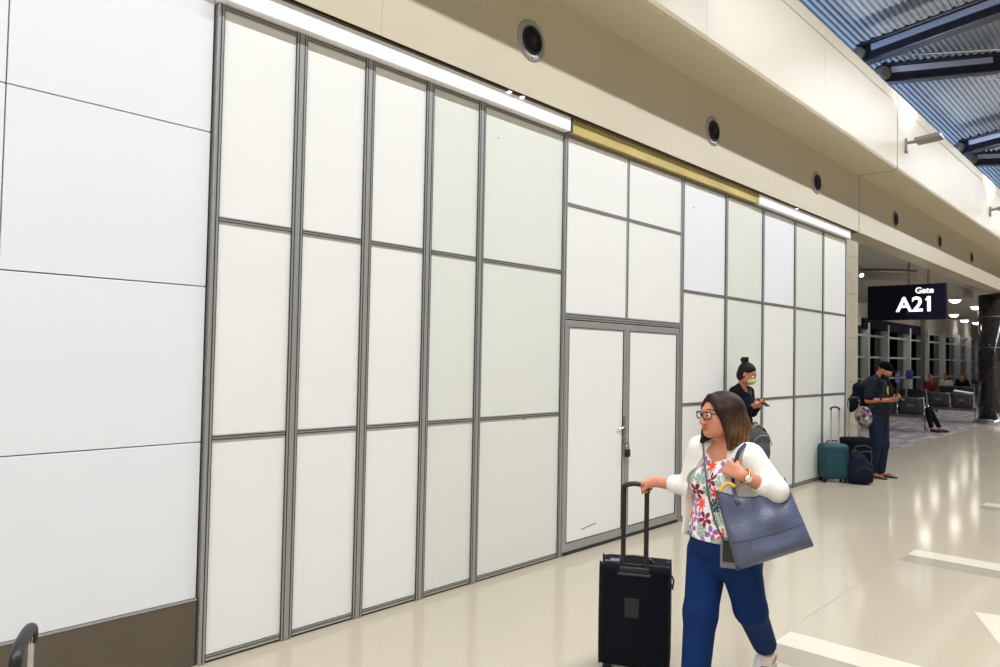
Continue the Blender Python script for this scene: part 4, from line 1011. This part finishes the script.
sculpt('shirt', [E_((0, .01, 1.28), (.19, .135, .20), None, 0), E_((0, -.025, 1.06), (.175, .152, .19), None, .06), E_((0, .0, .95), (.178, .142, .10), None, .06), C_((-.12, .005, 1.425), (.12, .005, 1.425), .05, .05, .07), C_((-.04, .01, 1.50), (-.15, .0, 1.43), .045, .045, .05), C_((.04, .01, 1.50), (.15, .0, 1.43), .045, .045, .05),
       C_(ls, mixp(ls, le, .78), .075, .076, .03), C_(rs_, mixp(rs_, re_, .78), .075, .076, .03), SUB(E_((0, -.06, 1.52), (.07, .09, .06)), 0)], .0075, 'paint', mn, shirtcol)
sculpt('jeans', [E_((0, .01, .9), (.17, .135, .11), None, 0), C_((.09, 0, .88), (.10, -.03, .49), .108, .082, .03), C_((.10, -.03, .49), (.12, .02, .10), .08, .068), C_((-.09, 0, .88), (-.10, -.02, .49), .108, .082, .03), C_((-.10, -.02, .49), (-.11, .05, .10), .08, .068)], .009, 'jeans', mn)
for q, yy in ((.12, .02), (-.11, .05)):
    fs = sculpt('flip_flop', [C_((q, yy+.06, .014), (q*1.12, yy-.19, .014), .036, .046), CUT(lambda P: np.abs(P[:, 2]-.012)-.011)], .007, 'black', mn)
    g = bmesh.new(); tube(g, [(q-.035, yy-.06, .02), (q*1.1, yy-.14, .062), (q+.035, yy-.06, .02)], .006, 6, 3); obj('thong_strap', g, 'black', fs)
m3 = Matrix.Translation((.52, 11.78, 0)) @ Matrix.Rotation(R(82), 4, 'Z')
phone(tuple(m3 @ Vector((.02, -.29, 1.21))), (R(30), 0, R(82)), 'phone held by the man in the dark cap')
t = thing('backpack', 'black backpack worn on the back of the man in the cap', 'backpack', tuple(m3 @ Vector((0, .15, 1.05))), 82)
sculpt('body', [B_((0, .10, .14), (.15, .10, .22), .08), E_((0, .18, .08), (.12, .07, .14), None, .04), E_((-.02, .24, .02), (.10, .05, .13), None, .04)], .01, 'blackcloth', t)
for q in (-1, 1):
    g = bmesh.new(); tube(g, [(q*.11, .02, .34), (q*.13, -.10, .44), (q*.14, -.25, .34), (q*.15, -.27, .18), (q*.17, -.14, .02), (q*.13, .03, -.03)], .01, 6, 4, flat=(.05, .01), up=(1, 0, 0)); obj('shoulder_strap', g, 'black', t)
g = bmesh.new(); tube(g, [(.155, .06, -.06), (.17, .09, .12), (.15, .14, .26)], .008, 6, 3, flat=(.03, .008), up=(1, 0, 0)); obj('compression_strap', g, 'mustard', t)
g = bmesh.new(); box(g, (.10, .27, .12), (.05, .04, .09), .008); obj('luggage_tag', g, 'white', t)

# ---------------------------------------------------------------- seated travellers, far
def sitter(x, y, rot, lab, top, hairc, skin=(190, 130, 104), hat=None):
    t = thing('person', lab, 'person', (x, y, .006), rot, 'seated travellers in the waiting area')
    P = head_prims((0, -.02, 1.20), 0, 12, 1)+[C_((0, 0, 1.13), (0, .03, 1.03), .055, .06), E_((0, .04, .86), (.16, .11, .2), None, .05), E_((0, .03, .56), (.16, .13, .12), None, .06)]
    P += limb((.18, .04, 1.02), (.22, .02, .75), (.08, -.2, .68), (.05, .045, .04, .03))+limb((-.18, .04, 1.02), (-.22, .02, .75), (-.08, -.2, .68), (.05, .045, .04, .03))
    P += limb((.09, .02, .52), (.11, -.42, .50), (.11, -.45, .08), (.08, .06, .05, .04))+limb((-.09, .02, .52), (-.11, -.42, .50), (-.11, -.42, .08), (.08, .06, .05, .04))
    P += hand_prims((.08, -.2, .68), (-.4, -.7, 0), (0, 0, -1), (-1, 0, 0))+hand_prims((-.08, -.2, .68), (.4, -.7, 0), (0, 0, -1), (1, 0, 0))
    sculpt('body', P, .012, 'skin', t, skin)
    sculpt('hair', [E_((0, .01, 1.245), (.083, .10, .085), None, 0), SUB(E_((0, -.11, 1.18), (.06, .08, .09)), .01)], .012, 'hairm' if hat is None else 'paint', t, hairc if hat is None else hat)
    sculpt('jacket', [E_((0, .04, .86), (.18, .13, .22), None, 0), E_((0, .03, .62), (.17, .14, .12), None, .06)]+[C_((q*.17, .04, 1.02), (q*.22, .02, .75), .065, .06, .03) for q in (-1, 1)]+[C_((q*.22, .02, .75), (q*.1, -.17, .69), .055, .045, .02) for q in (-1, 1)], .012, top, t)
    sculpt('trousers', [E_((0, .03, .55), (.17, .14, .12), None, 0)]+[C_((q*.09, .02, .53), (q*.11, -.42, .51), .095, .072, .02) for q in (-1, 1)]+[C_((q*.11, -.42, .51), (q*.11, -.44, .12), .07, .055, .02) for q in (-1, 1)], .012, 'cloth_d', t)
    for q in (-1, 1): sculpt('shoe', [C_((q*.11, -.42, .05), (q*.12, -.60, .04), .042, .036)], .012, 'black', t)
def lier(x, y, lab):
    t = thing('person', lab, 'person', (x, y, .50), 0)
    P = head_prims((-1.15, 0, .02), 0, -80, 1)+[C_((-1.05, 0, .06), (-.95, 0, .07), .055, .06), E_((-.75, 0, .09), (.22, .16, .10), None, .05), E_((-.35, 0, .08), (.16, .15, .1), None, .06)]
    for q in (-1, 1): P += limb((-.28, q*.08, .07), (.14, q*.09, .06), (.30+.06*q, q*.10, -.40), (.08, .055, .05, .035), .03)+limb((-.95, q*.16, .08), (-.7, q*.24, .05), (-.5, q*.1, .17), (.045, .04, .038, .028), .03)+hand_prims((-.5, q*.1, .17), (.9, -q*.3, 0), (0, 0, -1), (0, -q, 0))
    sculpt('body', P, .012, 'skin', t, (180, 124, 98))
    sculpt('hair', [E_((-1.17, 0, -.01), (.09, .085, .085), None, 0), SUB(E_((-1.13, 0, .09), (.09, .06, .07)), .01)], .012, 'hairm', t, (26, 20, 18))
    sculpt('jacket', [E_((-.75, 0, .09), (.26, .18, .12), None, 0), E_((-.42, 0, .08), (.18, .165, .12), None, .06)]+[C_((-.93, q*.16, .08), (-.7, q*.24, .05), .06, .055, .03) for q in (-1, 1)]+[C_((-.7, q*.24, .05), (-.54, q*.12, .15), .052, .042, .02) for q in (-1, 1)], .012, 'cloth_d', t)
    sculpt('trousers', [E_((-.33, 0, .08), (.16, .16, .11), None, 0)]+[C_((-.28, q*.08, .07), (.14, q*.09, .06), .095, .072, .02) for q in (-1, 1)]+[C_((.14, q*.09, .06), (.28+.06*q, q*.10, -.34), .07, .055, .02) for q in (-1, 1)], .012, 'cloth_d', t)
    for q in (-1, 1): sculpt('sneaker', [C_((.29+.06*q, q*.10, -.44), (.47+.06*q, q*.11, -.455), .042, .034, .02)], .010, 'black', t)
lier(-.98, 20.55, 'traveller in black lying on the nearest bench, black sneakers on the carpet')
sitter(-2.95, 30.0, 20, 'far seated traveller in a red top', 'red', (40, 26, 20))
sitter(-3.05, 32.7, 0, 'far seated traveller in a blue cap', 'white', (40, 50, 120), hat=(40, 50, 130))
sitter(-2.5, 32.7, 0, 'far seated traveller in a dark jacket beside the one in a blue cap', 'cloth_d', (20, 16, 14))
sitter(-3.3, 36.7, 0, 'most distant seated traveller in blue, left one of two', 'blue', (60, 40, 28))
sitter(-2.7, 36.7, 0, 'most distant seated traveller in blue, beside the black column', 'blue', (30, 24, 20))
